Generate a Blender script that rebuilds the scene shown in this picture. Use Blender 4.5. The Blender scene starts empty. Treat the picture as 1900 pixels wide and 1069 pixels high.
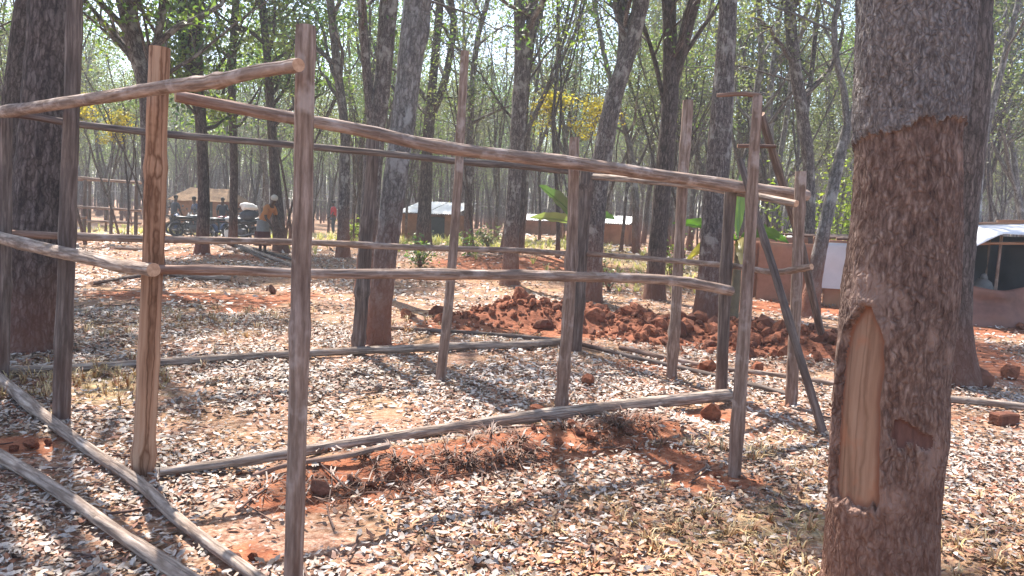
import bpy, math, random
import numpy as np
from mathutils import Vector, Matrix

# ------------------------------------------------------------------ camera, world, sun, exposure
sc = bpy.context.scene
COL = sc.collection
W_PX, H_PX, F_PX = 1900.0, 1069.0, 1450.0
CAM_H, PITCH, ROLL = 1.6, math.radians(5.5), math.radians(2.4)
cam_d = bpy.data.cameras.new('camera')
cam = bpy.data.objects.new('camera', cam_d)
COL.objects.link(cam)
cam_d.sensor_width = 36.0
cam_d.lens = F_PX / W_PX * 36.0
cam_d.clip_start, cam_d.clip_end = 0.05, 2000.0
FWD = Vector((0, math.cos(PITCH), -math.sin(PITCH)))
UP0 = Vector((0, math.sin(PITCH), math.cos(PITCH)))
RT0 = Vector((1, 0, 0))
RT = RT0 * math.cos(ROLL) + UP0 * math.sin(ROLL)
UP = UP0 * math.cos(ROLL) - RT0 * math.sin(ROLL)
EYE = Vector((0, 0, CAM_H))
M = Matrix((RT, UP, -FWD)).transposed().to_4x4()
M.translation = EYE
cam.matrix_world = M
sc.camera = cam

SUN_AZ, SUN_EL = math.radians(-27), math.radians(57)      # ahead of the camera, a little to the left
world = bpy.data.worlds.new('World')
sc.world = world
world.use_nodes = True
wn = world.node_tree.nodes
bgn = wn.get('Background') or wn.new('ShaderNodeBackground')
outn = wn.get('World Output') or wn.new('ShaderNodeOutputWorld')
world.node_tree.links.new(bgn.outputs[0], outn.inputs[0])
sky = wn.new('ShaderNodeTexSky')
sky.sky_type = 'NISHITA'
sky.sun_disc = False
sky.sun_elevation = SUN_EL
sky.sun_rotation = SUN_AZ % (2 * math.pi)
sky.dust_density = 3.0
sky.air_density = 1.0
sky.altitude = 900
world.node_tree.links.new(sky.outputs[0], bgn.inputs[0])
bgn.inputs[1].default_value = 0.15
sl = bpy.data.lights.new('sun', 'SUN')
sl.energy = 5.0
sl.angle = math.radians(0.55)
sl.color = (1.0, 0.955, 0.88)
sun = bpy.data.objects.new('sun', sl)
COL.objects.link(sun)
SUN_DIR = Vector((math.sin(SUN_AZ) * math.cos(SUN_EL), math.cos(SUN_AZ) * math.cos(SUN_EL), math.sin(SUN_EL)))
sun.rotation_euler = SUN_DIR.to_track_quat('Z', 'Y').to_euler()
sun.location = (0, 0, 30)
sc.view_settings.view_transform = 'Standard'
sc.view_settings.look = 'None'
sc.view_settings.exposure = 1.5
sc.view_settings.gamma = 1.0
sc.render.engine = 'CYCLES'
cy = sc.cycles
cy.use_denoising = True
cy.max_bounces = 8
cy.diffuse_bounces = 3
cy.transmission_bounces = 4
cy.volume_bounces = 0
cy.transparent_max_bounces = 8
cy.filter_width = 1.5
cy.sample_clamp_indirect = 6.0

# ------------------------------------------------------------------ noise, terrain, pixel helpers
def _hash(ix, iy, iz, seed):
    h = (ix * 374761393 + iy * 668265263 + iz * 2147483647 + seed * 1274126177) & 0xFFFFFFFF
    h = ((h ^ (h >> 13)) * 1274126177) & 0xFFFFFFFF
    h = ((h ^ (h >> 15)) * 2246822519) & 0xFFFFFFFF
    return ((h ^ (h >> 16)) & 0xFFFFFF) / float(0xFFFFFF)

def vnoise(p, seed=0):
    p = np.asarray(p, dtype=np.float64)
    i = np.floor(p).astype(np.int64)
    f = p - i
    f = f * f * (3 - 2 * f)
    out = 0.0
    for dx in (0, 1):
        for dy in (0, 1):
            for dz in (0, 1):
                w = (f[..., 0] if dx else 1 - f[..., 0]) * (f[..., 1] if dy else 1 - f[..., 1]) * (f[..., 2] if dz else 1 - f[..., 2])
                out = out + w * _hash(i[..., 0] + dx, i[..., 1] + dy, i[..., 2] + dz, seed)
    return out * 2 - 1

def fnoise(p, seed=0, octv=3):
    p = np.asarray(p, dtype=np.float64)
    a, s, o = 1.0, 0.0, 0.0
    for k in range(octv):
        o = o + a * vnoise(p * 2 ** k, seed + k * 17)
        s += a
        a *= 0.5
    return o / s

_T2 = np.random.default_rng(4).random((256, 256)) * 2 - 1
def noise2(X, Y, seed, octv):
    o, a, sm_ = 0.0, 1.0, 0.0
    for k in range(octv):
        x = X * 2 ** k + seed * 13.7 + k * 5.3; y = Y * 2 ** k + seed * 7.9 + k * 3.1
        ix = np.floor(x).astype(np.int64); iy = np.floor(y).astype(np.int64)
        fx = x - ix; fy = y - iy
        fx = fx * fx * (3 - 2 * fx); fy = fy * fy * (3 - 2 * fy)
        i0, i1, j0, j1 = ix & 255, (ix + 1) & 255, iy & 255, (iy + 1) & 255
        o = o + a * ((_T2[i0, j0] * (1 - fx) + _T2[i1, j0] * fx) * (1 - fy) + (_T2[i0, j1] * (1 - fx) + _T2[i1, j1] * fx) * fy)
        sm_ += a; a *= 0.5
    return o / sm_

def sstep(a, b, x):
    t = np.clip((x - a) / (b - a), 0, 1)
    return t * t * (3 - 2 * t)

def capsule(X, Y, ax, ay, bx, by, w):
    dx, dy = bx - ax, by - ay
    L = dx * dx + dy * dy + 1e-9
    t = np.clip(((X - ax) * dx + (Y - ay) * dy) / L, 0, 1)
    return np.exp(-(((X - ax - t * dx) ** 2 + (Y - ay - t * dy) ** 2) / (w * w)))

def flat(x, y):
    d = FWD + RT * ((x - W_PX / 2) / F_PX) - UP * ((y - H_PX / 2) / F_PX)
    t = -CAM_H / d.z
    return (EYE + d * t)

_b0, _b1 = flat(560, 885), flat(1230, 790)
def terrain(X, Y):
    X = np.asarray(X, dtype=np.float64)
    Y = np.asarray(Y, dtype=np.float64)
    h = 0.05 * noise2(X * 0.35, Y * 0.35, 3, 3) * np.clip(np.hypot(X, Y) / 4, 0.3, 1.6)
    h = h + 0.55 * np.exp(-((X - 1.5) / 7.0) ** 2) * sstep(15, 23, Y) * (1 - sstep(45, 80, Y))
    h = h + 0.9 * sstep(60, 140, Y)
    ridge = capsule(X, Y, _b0.x, _b0.y, _b1.x, _b1.y, 0.24)
    h = h + 0.10 * ridge * (1 + 0.5 * noise2(X * 4, Y * 4, 5, 2))
    h = h + 0.012 * noise2(X * 3.0, Y * 3.0, 9, 2) * (1 - sstep(14, 25, Y))
    return h

def hz(x, y):
    return float(terrain(np.array([x]), np.array([y]))[0])

def ray(x, y):
    return FWD + RT * ((x - W_PX / 2) / F_PX) - UP * ((y - H_PX / 2) / F_PX)

def G(x, y):
    """point of the ground seen at a pixel"""
    d = ray(x, y)
    z = 0.0
    for _ in range(30):
        if d.z > -1e-4:
            break
        t = (z - CAM_H) / d.z
        t = min(t, 120)
        p = EYE + d * t
        z = 0.5 * z + 0.5 * hz(p.x, p.y)
    return Vector((p.x, p.y, hz(p.x, p.y)))

def P(x, y, depth):
    """point at a pixel on the upright plane Y = depth"""
    d = ray(x, y)
    return EYE + d * (depth / d.y)

# ------------------------------------------------------------------ mesh builder
class MB:
    def __init__(s):
        s.V, s.T, s.C, s.Fq, s.Ft, s.mq, s.mt = [], [], [], [], [], [], []
        s.n = 0
    def add(s, v, quads=None, tris=None, tc=None, col=None, mat=0):
        v = np.asarray(v, dtype=np.float64).reshape(-1, 3)
        s.V.append(v)
        s.T.append(np.asarray(tc, dtype=np.float64).reshape(-1, 3) if tc is not None else v.copy())
        s.C.append(np.asarray(col, dtype=np.float64).reshape(-1, 3) if col is not None else np.ones((len(v), 3)))
        if quads is not None and len(quads):
            q = np.asarray(quads, dtype=np.int64).reshape(-1, 4) + s.n
            s.Fq.append(q); s.mq.append(np.full(len(q), mat))
        if tris is not None and len(tris):
            t = np.asarray(tris, dtype=np.int64).reshape(-1, 3) + s.n
            s.Ft.append(t); s.mt.append(np.full(len(t), mat))
        s.n += len(v)
    def mesh(s, name, mats, smooth=True):
        me = bpy.data.meshes.new(name)
        V = np.concatenate(s.V)
        q = np.concatenate(s.Fq) if s.Fq else np.zeros((0, 4), np.int64)
        t = np.concatenate(s.Ft) if s.Ft else np.zeros((0, 3), np.int64)
        m = np.concatenate((s.mq if s.Fq else []) + (s.mt if s.Ft else []))
        me.vertices.add(len(V))
        me.vertices.foreach_set('co', V.astype(np.float32).ravel())
        li = np.concatenate([q.ravel(), t.ravel()]).astype(np.int32)
        me.loops.add(len(li))
        me.loops.foreach_set('vertex_index', li)
        st = np.concatenate([np.arange(len(q)) * 4, len(q) * 4 + np.arange(len(t)) * 3]).astype(np.int32)
        me.polygons.add(len(st))
        me.polygons.foreach_set('loop_start', st)
        me.polygons.foreach_set('material_index', m.astype(np.int32))
        me.polygons.foreach_set('use_smooth', np.full(len(st), smooth))
        a = me.attributes.new('tc', 'FLOAT_VECTOR', 'POINT')
        a.data.foreach_set('vector', np.concatenate(s.T).astype(np.float32).ravel())
        c = me.attributes.new('lc', 'FLOAT_COLOR', 'POINT')
        cc = np.concatenate(s.C)
        c.data.foreach_set('color', np.concatenate([cc, np.ones((len(cc), 1))], 1).astype(np.float32).ravel())
        for mm in (mats if isinstance(mats, (list, tuple)) else [mats]):
            me.materials.append(mm)
        me.update(calc_edges=True)
        me.validate()
        return me
    def build(s, name, mats, parent=None, smooth=True, loc=None):
        o = bpy.data.objects.new(name, s.mesh(name, mats, smooth))
        COL.objects.link(o)
        if parent is not None:
            o.parent = parent
        if loc is not None:
            o.location = loc
        return o
    # ---- shapes
    def tube(s, path, radii, sides=10, caps=(True, True), mat=0, capmat=None, rough=0.0, seed=0, off=0.0, flute=0.0):
        path = np.asarray([tuple(p) for p in path], dtype=np.float64)
        radii = np.asarray(radii, dtype=np.float64)
        n = len(path)
        d = np.gradient(path, axis=0)
        d /= np.linalg.norm(d, axis=1)[:, None] + 1e-12
        ref = np.array([1.0, 0.1, 0.05]) if abs(d[0][2]) > 0.7 else np.array([0.05, 0.1, 1.0])
        u = np.cross(ref, d[0]); u /= np.linalg.norm(u)
        us = []
        for k in range(n):
            u = u - d[k] * np.dot(u, d[k])
            u /= np.linalg.norm(u) + 1e-12
            us.append(u)
        us = np.array(us)
        vs = np.cross(d, us)
        th = np.linspace(0, 2 * math.pi, sides, endpoint=False)
        ct, stt = np.cos(th), np.sin(th)
        seg = np.concatenate([[0], np.cumsum(np.linalg.norm(np.diff(path, axis=0), axis=1))])
        R = np.repeat(radii[:, None], sides, 1)
        nd = np.stack([ct[None, :] * R * 1.0, stt[None, :] * R, np.repeat(seg[:, None], sides, 1)], -1)
        if rough:
            q = nd.copy(); q[..., :2] /= np.maximum(R[..., None], 1e-6)
            R = R * (1 + rough * fnoise(q * np.array([1.3, 1.3, 5.0]) + seed * 3.7, seed, 2) + 0.5 * rough * vnoise(q * np.array([3.5, 3.5, 14.0]) + seed, seed + 5))
        if flute:
            R = R * (1 + flute * np.cos(th * 3 + seed)[None, :] * np.exp(-seg / 0.35)[:, None])
        v = path[:, None, :] + us[:, None, :] * (ct[None, :] * R)[..., None] + vs[:, None, :] * (stt[None, :] * R)[..., None]
        tc = nd.copy(); tc[..., 2] += off
        k = np.arange(n - 1)[:, None] * sides
        j = np.arange(sides)[None, :]
        j2 = (j + 1) % sides
        quads = np.stack([k + j, k + j2, k + sides + j2, k + sides + j], -1).reshape(-1, 4)
        s.add(v, quads=quads, tc=tc, mat=mat)
        cm = mat if capmat is None else capmat
        for which, on in ((0, caps[0]), (n - 1, caps[1])):
            if not on:
                continue
            ring = v[which]
            c = ring.mean(0)
            vv = np.concatenate([ring, c[None]])
            tt = np.concatenate([np.stack([ct * radii[which], stt * radii[which], np.zeros(sides)], -1), np.zeros((1, 3))])
            jj = np.arange(sides); jn = (jj + 1) % sides
            tr = np.stack([jn, jj, np.full(sides, sides)], -1) if which == 0 else np.stack([jj, jn, np.full(sides, sides)], -1)
            s.add(vv, tris=tr, tc=tt, mat=cm)
    def box(s, c, size, rot=None, mat=0, bevel=0.0):
        hx, hy, hzz = [q / 2 for q in size]
        b = min(bevel, hx, hy, hzz)
        if b <= 0:
            v = [(sx * hx, sy * hy, sz * hzz) for sz in (-1, 1) for sy in (-1, 1) for sx in (-1, 1)]
            q = [(0, 2, 3, 1), (4, 5, 7, 6), (0, 1, 5, 4), (2, 6, 7, 3), (0, 4, 6, 2), (1, 3, 7, 5)]
            t = []
        else:
            v, idx = [], {}
            for sx in (-1, 1):
                for sy in (-1, 1):
                    for sz in (-1, 1):
                        for ax in range(3):
                            p = [sx * (hx - b), sy * (hy - b), sz * (hzz - b)]
                            p[ax] += (sx, sy, sz)[ax] * b
                            idx[(sx, sy, sz, ax)] = len(v); v.append(tuple(p))
            q, t = [], []
            def qd(l):
                pts = [np.array(v[i]) for i in l]
                nn = np.cross(pts[1] - pts[0], pts[2] - pts[0])
                return l if np.dot(nn, sum(pts)) > 0 else l[::-1]
            for ax in range(3):
                o1, o2 = [a for a in range(3) if a != ax]
                for sg in (-1, 1):
                    l = []
                    for (a, b2) in ((-1, -1), (1, -1), (1, 1), (-1, 1)):
                        k = [0, 0, 0]; k[ax] = sg; k[o1] = a; k[o2] = b2
                        l.append(idx[(k[0], k[1], k[2], ax)])
                    q.append(qd(l))
                for a in (-1, 1):
                    for b2 in (-1, 1):
                        l = []
                        for (sg, fa) in ((-1, o1), (1, o1), (1, o2), (-1, o2)):
                            k = [0, 0, 0]; k[ax] = sg; k[o1] = a; k[o2] = b2
                            l.append(idx[(k[0], k[1], k[2], fa)])
                        q.append(qd(l))
            for sx in (-1, 1):
                for sy in (-1, 1):
                    for sz in (-1, 1):
                        t.append(qd([idx[(sx, sy, sz, a)] for a in range(3)]))
        v = np.array(v, dtype=np.float64)
        if rot is not None:
            v = v @ np.array(rot.to_3x3()).T
        s.add(v + np.array(c), quads=q, tris=t, mat=mat)
    def ellipsoid(s, c, r, nu=14, nv=9, mat=0, rough=0.0, seed=0, col=None):
        th = np.linspace(0, 2 * math.pi, nu, endpoint=False)
        ph = np.linspace(0, math.pi, nv)[1:-1]
        v = np.stack([np.sin(ph)[:, None] * np.cos(th), np.sin(ph)[:, None] * np.sin(th), np.repeat(np.cos(ph)[:, None], nu, 1)], -1).reshape(-1, 3)
        v = np.concatenate([v, [[0, 0, 1], [0, 0, -1]]])
        if rough:
            v = v * (1 + rough * fnoise(v * 1.7 + seed * 5.1, seed, 2))[:, None]
        m = nv - 2
        q = [(a * nu + b, (a + 1) * nu + b, (a + 1) * nu + (b + 1) % nu, a * nu + (b + 1) % nu) for a in range(m - 1) for b in range(nu)]
        t = [(m * nu, b, (b + 1) % nu) for b in range(nu)] + [(m * nu + 1, (m - 1) * nu + (b + 1) % nu, (m - 1) * nu + b) for b in range(nu)]
        s.add(v * np.array(r) + np.array(c), quads=q, tris=t, mat=mat, col=None if col is None else np.repeat([col], len(v), 0))
    def torus(s, c, R, r, nu=24, nv=8, mat=0):           # axis along local Y
        a = np.linspace(0, 2 * math.pi, nu, endpoint=False); b = np.linspace(0, 2 * math.pi, nv, endpoint=False)
        rr = R + r * np.cos(b)[None, :]
        v = np.stack([rr * np.cos(a)[:, None], np.repeat((r * np.sin(b))[None, :], nu, 0), rr * np.sin(a)[:, None]], -1).reshape(-1, 3)
        q = [(i * nv + j, i * nv + (j + 1) % nv, ((i + 1) % nu) * nv + (j + 1) % nv, ((i + 1) % nu) * nv + j) for i in range(nu) for j in range(nv)]
        s.add(v + np.array(c), quads=q, mat=mat)

def spline(pts, n):
    p = np.asarray([tuple(q) for q in pts], dtype=np.float64)
    if len(p) == 2:
        t = np.linspace(0, 1, n)[:, None]
        return p[0] * (1 - t) + p[1] * t
    e = np.concatenate([[2 * p[0] - p[1]], p, [2 * p[-1] - p[-2]]])
    out = []
    m = len(p) - 1
    for t in np.linspace(0, m, n):
        k = min(int(t), m - 1); u = t - k
        a, b, c, d = e[k:k + 4]
        out.append(0.5 * (2 * b + (c - a) * u + (2 * a - 5 * b + 4 * c - d) * u * u + (3 * b - a - 3 * c + d) * u ** 3))
    return np.array(out)

def empty(name, loc=(0, 0, 0), rz=0.0):
    o = bpy.data.objects.new(name, None)
    o.empty_display_size = 0.2
    COL.objects.link(o)
    o.location = loc
    o.rotation_euler.z = rz
    return o

def tag(o, label=None, cat=None, group=None, kind=None):
    if label: o['label'] = label
    if cat: o['category'] = cat
    if group: o['group'] = group
    if kind: o['kind'] = kind
    return o

def copy_tree(o, parent=None):
    c = o.copy()
    COL.objects.link(c)
    c.parent = parent
    for ch in list(o.children):
        copy_tree(ch, c)
    return c

# ------------------------------------------------------------------ materials
def newmat(name):
    m = bpy.data.materials.new(name)
    m.use_nodes = True
    nt = m.node_tree
    return m, nt, nt.nodes['Principled BSDF'], nt.nodes['Material Output']

def ramp(nt, fac, stops):
    r = nt.nodes.new('ShaderNodeValToRGB')
    while len(r.color_ramp.elements) < len(stops):
        r.color_ramp.elements.new(0.5)
    for e, (p, c) in zip(r.color_ramp.elements, stops):
        e.position = p
        e.color = (*c, 1)
    nt.links.new(fac, r.inputs[0])
    return r.outputs[0]

def noise(nt, vec, scale, detail=4, rough=0.6, mapscale=None):
    if mapscale is not None:
        mp = nt.nodes.new('ShaderNodeMapping')
        mp.inputs['Scale'].default_value = mapscale
        nt.links.new(vec, mp.inputs['Vector'])
        vec = mp.outputs[0]
    n = nt.nodes.new('ShaderNodeTexNoise')
    n.inputs['Scale'].default_value = scale
    n.inputs['Detail'].default_value = detail
    n.inputs['Roughness'].default_value = rough
    nt.links.new(vec, n.inputs['Vector'])
    return n.outputs[0]

def attr(nt, name, out='Vector'):
    a = nt.nodes.new('ShaderNodeAttribute')
    a.attribute_name = name
    return a.outputs[out]

def mixc(nt, fac, a, b, mode='MIX'):
    m = nt.nodes.new('ShaderNodeMix')
    m.data_type = 'RGBA'
    m.blend_type = mode
    for sock, val in ((m.inputs[0], fac), (m.inputs[6], a), (m.inputs[7], b)):
        if hasattr(val, 'links'):
            nt.links.new(val, sock)
        else:
            sock.default_value = val if isinstance(val, float) else (*val, 1)
    return m.outputs[2]

def math_(nt, op, a, b=None, clamp=False):
    n = nt.nodes.new('ShaderNodeMath')
    n.operation = op
    n.use_clamp = clamp
    for sock, val in ((n.inputs[0], a), (n.inputs[1], b)):
        if val is None: continue
        if hasattr(val, 'links'): nt.links.new(val, sock)
        else: sock.default_value = val
    return n.outputs[0]

def bump(nt, bsdf, h, strength, dist):
    b = nt.nodes.new('ShaderNodeBump')
    b.inputs['Strength'].default_value = strength
    b.inputs['Distance'].default_value = dist
    nt.links.new(h, b.inputs['Height'])
    nt.links.new(b.outputs[0], bsdf.inputs['Normal'])

SOIL = (0.27, 0.092, 0.045)
def bark(name, dark, mid, light, s=14.0, stretch=0.22, bstr=0.8, bdist=0.012, soil=0.55, soil_h=1.1, patch=None, crack=0, crack_st=0.3, crack_c=(0.5, 0.46, 0.46), crack_w=0.2, warp=(0.07, 0.07, 0.2)):
    m, nt, b, o = newmat(name)
    v = attr(nt, 'tc')
    n1 = noise(nt, v, s, 5, 0.65, (1, 1, stretch))
    n2 = noise(nt, v, 2.2, 3, 0.6, (1, 1, 0.5))
    c = ramp(nt, n1, [(0.3, dark), (0.5, mid), (0.72, light)])
    c2 = ramp(nt, n2, [(0.3, (0.72, 0.72, 0.76)), (0.5, (1, 1, 1)), (0.7, (1.15, 1.08, 1.0))])
    c = mixc(nt, 1.0, c, c2, 'MULTIPLY')
    hgt = n1
    if crack:
        mp = nt.nodes.new('ShaderNodeMapping'); mp.inputs['Scale'].default_value = (1, 1, crack_st)
        wv = nt.nodes.new('ShaderNodeVectorMath'); wv.operation = 'MULTIPLY_ADD'
        nz_ = nt.nodes.new('ShaderNodeTexNoise'); nz_.inputs['Scale'].default_value = 14; nt.links.new(v, nz_.inputs['Vector'])
        nt.links.new(nz_.outputs[1], wv.inputs[0]); wv.inputs[1].default_value = warp; nt.links.new(v, wv.inputs[2])
        nt.links.new(wv.outputs[0], mp.inputs['Vector'])
        vo = nt.nodes.new('ShaderNodeTexVoronoi'); vo.feature = 'DISTANCE_TO_EDGE'; vo.inputs['Scale'].default_value = crack
        nt.links.new(mp.outputs[0], vo.inputs['Vector'])
        e = ramp(nt, vo.outputs['Distance'], [(0.0, (0, 0, 0)), (crack_w, (1, 1, 1))])
        c = mixc(nt, 1.0, c, mixc(nt, e, crack_c, (1.1, 1.1, 1.1)), 'MULTIPLY')
        hgt = math_(nt, 'ADD', n1, math_(nt, 'MULTIPLY', e, 0.55))
    if patch is not None:
        n3 = noise(nt, v, 5.0, 4, 0.6, (1, 1, 0.8))
        f = ramp(nt, n3, [(0.54, (0, 0, 0)), (0.64, (0.75,) * 3)])
        c = mixc(nt, f, c, patch)
    if soil:
        sp = nt.nodes.new('ShaderNodeSeparateXYZ'); nt.links.new(v, sp.inputs[0])
        n4 = noise(nt, v, 3.0, 3)
        zz = math_(nt, 'ADD', math_(nt, 'DIVIDE', sp.outputs[2], soil_h), math_(nt, 'MULTIPLY', math_(nt, 'SUBTRACT', n4, 0.5), 0.9))
        f = math_(nt, 'MULTIPLY', math_(nt, 'SUBTRACT', 1.0, zz, True), soil)
        c = mixc(nt, f, c, (0.24, 0.085, 0.045))
    nt.links.new(c, b.inputs['Base Color'])
    b.inputs['Roughness'].default_value = 0.88
    b.inputs['Specular IOR Level'].default_value = 0.25
    bump(nt, b, hgt, bstr, bdist)
    return m

M_BARK = bark('bark_dark', (0.038, 0.028, 0.026), (0.095, 0.072, 0.064), (0.2, 0.16, 0.145), s=26, crack=22, crack_st=0.25)
M_BARK2 = bark('bark_grey', (0.055, 0.045, 0.042), (0.13, 0.108, 0.1), (0.26, 0.225, 0.21), s=30, patch=(0.34, 0.32, 0.29), crack=26, crack_st=0.35, soil=0.8, soil_h=1.5)
M_BARK3 = bark('bark_pale_grey', (0.08, 0.072, 0.067), (0.17, 0.155, 0.145), (0.31, 0.29, 0.27), s=24, soil=0.95, soil_h=1.7, patch=(0.36, 0.35, 0.33), crack=24, crack_st=0.4, crack_c=(0.62, 0.6, 0.6))
M_BIGLOW = bark('bark_lower_brown', (0.065, 0.036, 0.028), (0.17, 0.105, 0.08), (0.32, 0.23, 0.185), s=55, stretch=0.35, bstr=1.0, bdist=0.01, soil=0.35, soil_h=1.2, patch=(0.29, 0.19, 0.15), crack=46, crack_st=0.3, crack_c=(0.68, 0.62, 0.6), crack_w=0.3)
M_BIGUP = bark('bark_upper_grey', (0.07, 0.058, 0.054), (0.18, 0.155, 0.145), (0.34, 0.305, 0.285), s=60, stretch=0.5, bstr=1.0, bdist=0.01, soil=0, crack=60, crack_st=0.45, crack_c=(0.66, 0.63, 0.63), crack_w=0.3)
M_WOODBARE = bark('bare_wood_mat', (0.16, 0.082, 0.05), (0.255, 0.145, 0.092), (0.33, 0.21, 0.14), s=16, stretch=0.06, bstr=0.25, bdist=0.004, soil=0, patch=(0.33, 0.14, 0.075), crack=14, crack_st=0.03, crack_c=(0.75, 0.7, 0.66), crack_w=0.06, warp=(0.01, 0.01, 0.1))
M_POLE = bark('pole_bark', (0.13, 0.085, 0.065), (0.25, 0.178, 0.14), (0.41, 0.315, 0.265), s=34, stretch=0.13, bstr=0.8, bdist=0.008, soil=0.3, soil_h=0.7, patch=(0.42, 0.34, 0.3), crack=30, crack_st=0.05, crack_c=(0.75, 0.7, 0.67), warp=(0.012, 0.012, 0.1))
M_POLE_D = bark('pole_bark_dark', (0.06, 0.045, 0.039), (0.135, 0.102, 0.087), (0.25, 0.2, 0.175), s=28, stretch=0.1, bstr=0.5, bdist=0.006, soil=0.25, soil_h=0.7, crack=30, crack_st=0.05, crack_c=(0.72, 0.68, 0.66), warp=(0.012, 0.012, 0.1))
M_POLE_O = bark('pole_peeled_orange', (0.16, 0.075, 0.04), (0.34, 0.19, 0.115), (0.46, 0.3, 0.2), s=20, stretch=0.05, bstr=0.5, bdist=0.006, soil=0.2, soil_h=0.6, crack=20, crack_st=0.035, crack_c=(0.45, 0.36, 0.3), crack_w=0.08, warp=(0.012, 0.012, 0.1))
M_POLE_G = bark('pole_weathered_grey', (0.15, 0.11, 0.085), (0.31, 0.24, 0.195), (0.5, 0.41, 0.345), s=34, stretch=0.12, bstr=0.8, bdist=0.008, soil=0, patch=(0.15, 0.105, 0.085), crack=30, crack_st=0.06, crack_c=(0.66, 0.6, 0.56), warp=(0.012, 0.012, 0.1))

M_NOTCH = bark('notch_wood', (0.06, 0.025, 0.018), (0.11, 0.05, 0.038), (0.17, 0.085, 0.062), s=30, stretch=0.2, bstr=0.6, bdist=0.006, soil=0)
def scar_edge(m):
    nt = m.node_tree; b = nt.nodes['Principled BSDF']
    src = b.inputs['Base Color'].links[0].from_socket
    nt.links.new(mixc(nt, attr(nt, 'lc', 'Fac'), (0.2, 0.085, 0.05), src), b.inputs['Base Color'])
scar_edge(M_WOODBARE)

def endgrain():
    m, nt, b, o = newmat('end_grain')
    v = attr(nt, 'tc')
    n = noise(nt, v, 40, 3)
    c = ramp(nt, n, [(0.3, (0.34, 0.18, 0.1)), (0.7, (0.58, 0.37, 0.24))])
    nt.links.new(c, b.inputs['Base Color'])
    b.inputs['Roughness'].default_value = 0.8
    return m
M_END = endgrain()

def leafmat(name, trans=0.5, tint=(1, 1, 1), rough=0.5, gloss=0.06):
    m, nt, b, o = newmat(name)
    nt.nodes.remove(b)
    c = attr(nt, 'lc', 'Color')
    c = mixc(nt, 1.0, c, tint, 'MULTIPLY')
    d = nt.nodes.new('ShaderNodeBsdfDiffuse'); nt.links.new(c, d.inputs[0])
    t = nt.nodes.new('ShaderNodeBsdfTranslucent'); nt.links.new(mixc(nt, 1.0, c, (1.4, 1.5, 0.85), 'MULTIPLY'), t.inputs[0])
    mx = nt.nodes.new('ShaderNodeMixShader'); mx.inputs[0].default_value = trans
    nt.links.new(d.outputs[0], mx.inputs[1]); nt.links.new(t.outputs[0], mx.inputs[2])
    g = nt.nodes.new('ShaderNodeBsdfGlossy'); g.inputs['Roughness'].default_value = rough
    mx2 = nt.nodes.new('ShaderNodeMixShader'); mx2.inputs[0].default_value = gloss
    nt.links.new(mx.outputs[0], mx2.inputs[1]); nt.links.new(g.outputs[0], mx2.inputs[2])
    nt.links.new(mx2.outputs[0], o.inputs[0])
    return m
M_LEAF = leafmat('foliage', 0.5)
M_BANANA = leafmat('banana_leaf', 0.4, gloss=0.08, rough=0.35)

def littermat():
    m, nt, b, o = newmat('dead_leaf')
    c = attr(nt, 'lc', 'Color')
    n = noise(nt, attr(nt, 'tc'), 60, 2)
    c = mixc(nt, 1.0, c, ramp(nt, n, [(0.3, (0.75, 0.72, 0.7)), (0.7, (1.1, 1.1, 1.1))]), 'MULTIPLY')
    nt.links.new(c, b.inputs['Base Color'])
    b.inputs['Roughness'].default_value = 0.55
    b.inputs['Specular IOR Level'].default_value = 0.4
    return m
M_LITTER = littermat()

def groundmat():
    m, nt, b, o = newmat('ground_litter')
    tcn = nt.nodes.new('ShaderNodeNewGeometry')
    v = tcn.outputs['Position']
    n1 = noise(nt, v, 26.0, 5, 0.7)
    n2 = noise(nt, v, 1.3, 4, 0.6)
    n3 = noise(nt, v, 7.0, 4, 0.6)
    lit = ramp(nt, n1, [(0.32, (0.13, 0.06, 0.038)), (0.46, (0.27, 0.135, 0.085)), (0.58, (0.4, 0.26, 0.19)), (0.72, (0.54, 0.44, 0.38))])
    lit = mixc(nt, ramp(nt, n2, [(0.42, (0, 0, 0)), (0.62, (0.6,) * 3)]), lit, (0.36, 0.22, 0.115))
    soil = ramp(nt, n3, [(0.3, (0.15, 0.05, 0.028)), (0.5, SOIL), (0.7, (0.4, 0.17, 0.09))])
    soil = mixc(nt, ramp(nt, n1, [(0.55, (0, 0, 0)), (0.68, (0.5,) * 3)]), soil, (0.45, 0.25, 0.15))
    s = attr(nt, 'lc', 'Color')
    sp = nt.nodes.new('ShaderNodeSeparateColor'); nt.links.new(s, sp.inputs[0])
    f = math_(nt, 'ADD', sp.outputs[0], math_(nt, 'MULTIPLY', math_(nt, 'SUBTRACT', n3, 0.5), 1.2))
    f = ramp(nt, f, [(0.32, (0, 0, 0)), (0.55, (1, 1, 1))])
    c = mixc(nt, f, lit, soil)
    grass = ramp(nt, n1, [(0.3, (0.24, 0.17, 0.07)), (0.6, (0.5, 0.4, 0.2)), (0.75, (0.6, 0.52, 0.33))])
    f2 = math_(nt, 'ADD', sp.outputs[1], math_(nt, 'MULTIPLY', math_(nt, 'SUBTRACT', n3, 0.5), 0.8))
    c = mixc(nt, ramp(nt, f2, [(0.35, (0, 0, 0)), (0.7, (0.9,) * 3)]), c, grass)
    nt.links.new(c, b.inputs['Base Color'])
    b.inputs['Roughness'].default_value = 0.92
    b.inputs['Specular IOR Level'].default_value = 0.15
    bump(nt, b, n1, 0.9, 0.03)
    return m
M_GROUND = groundmat()

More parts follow.
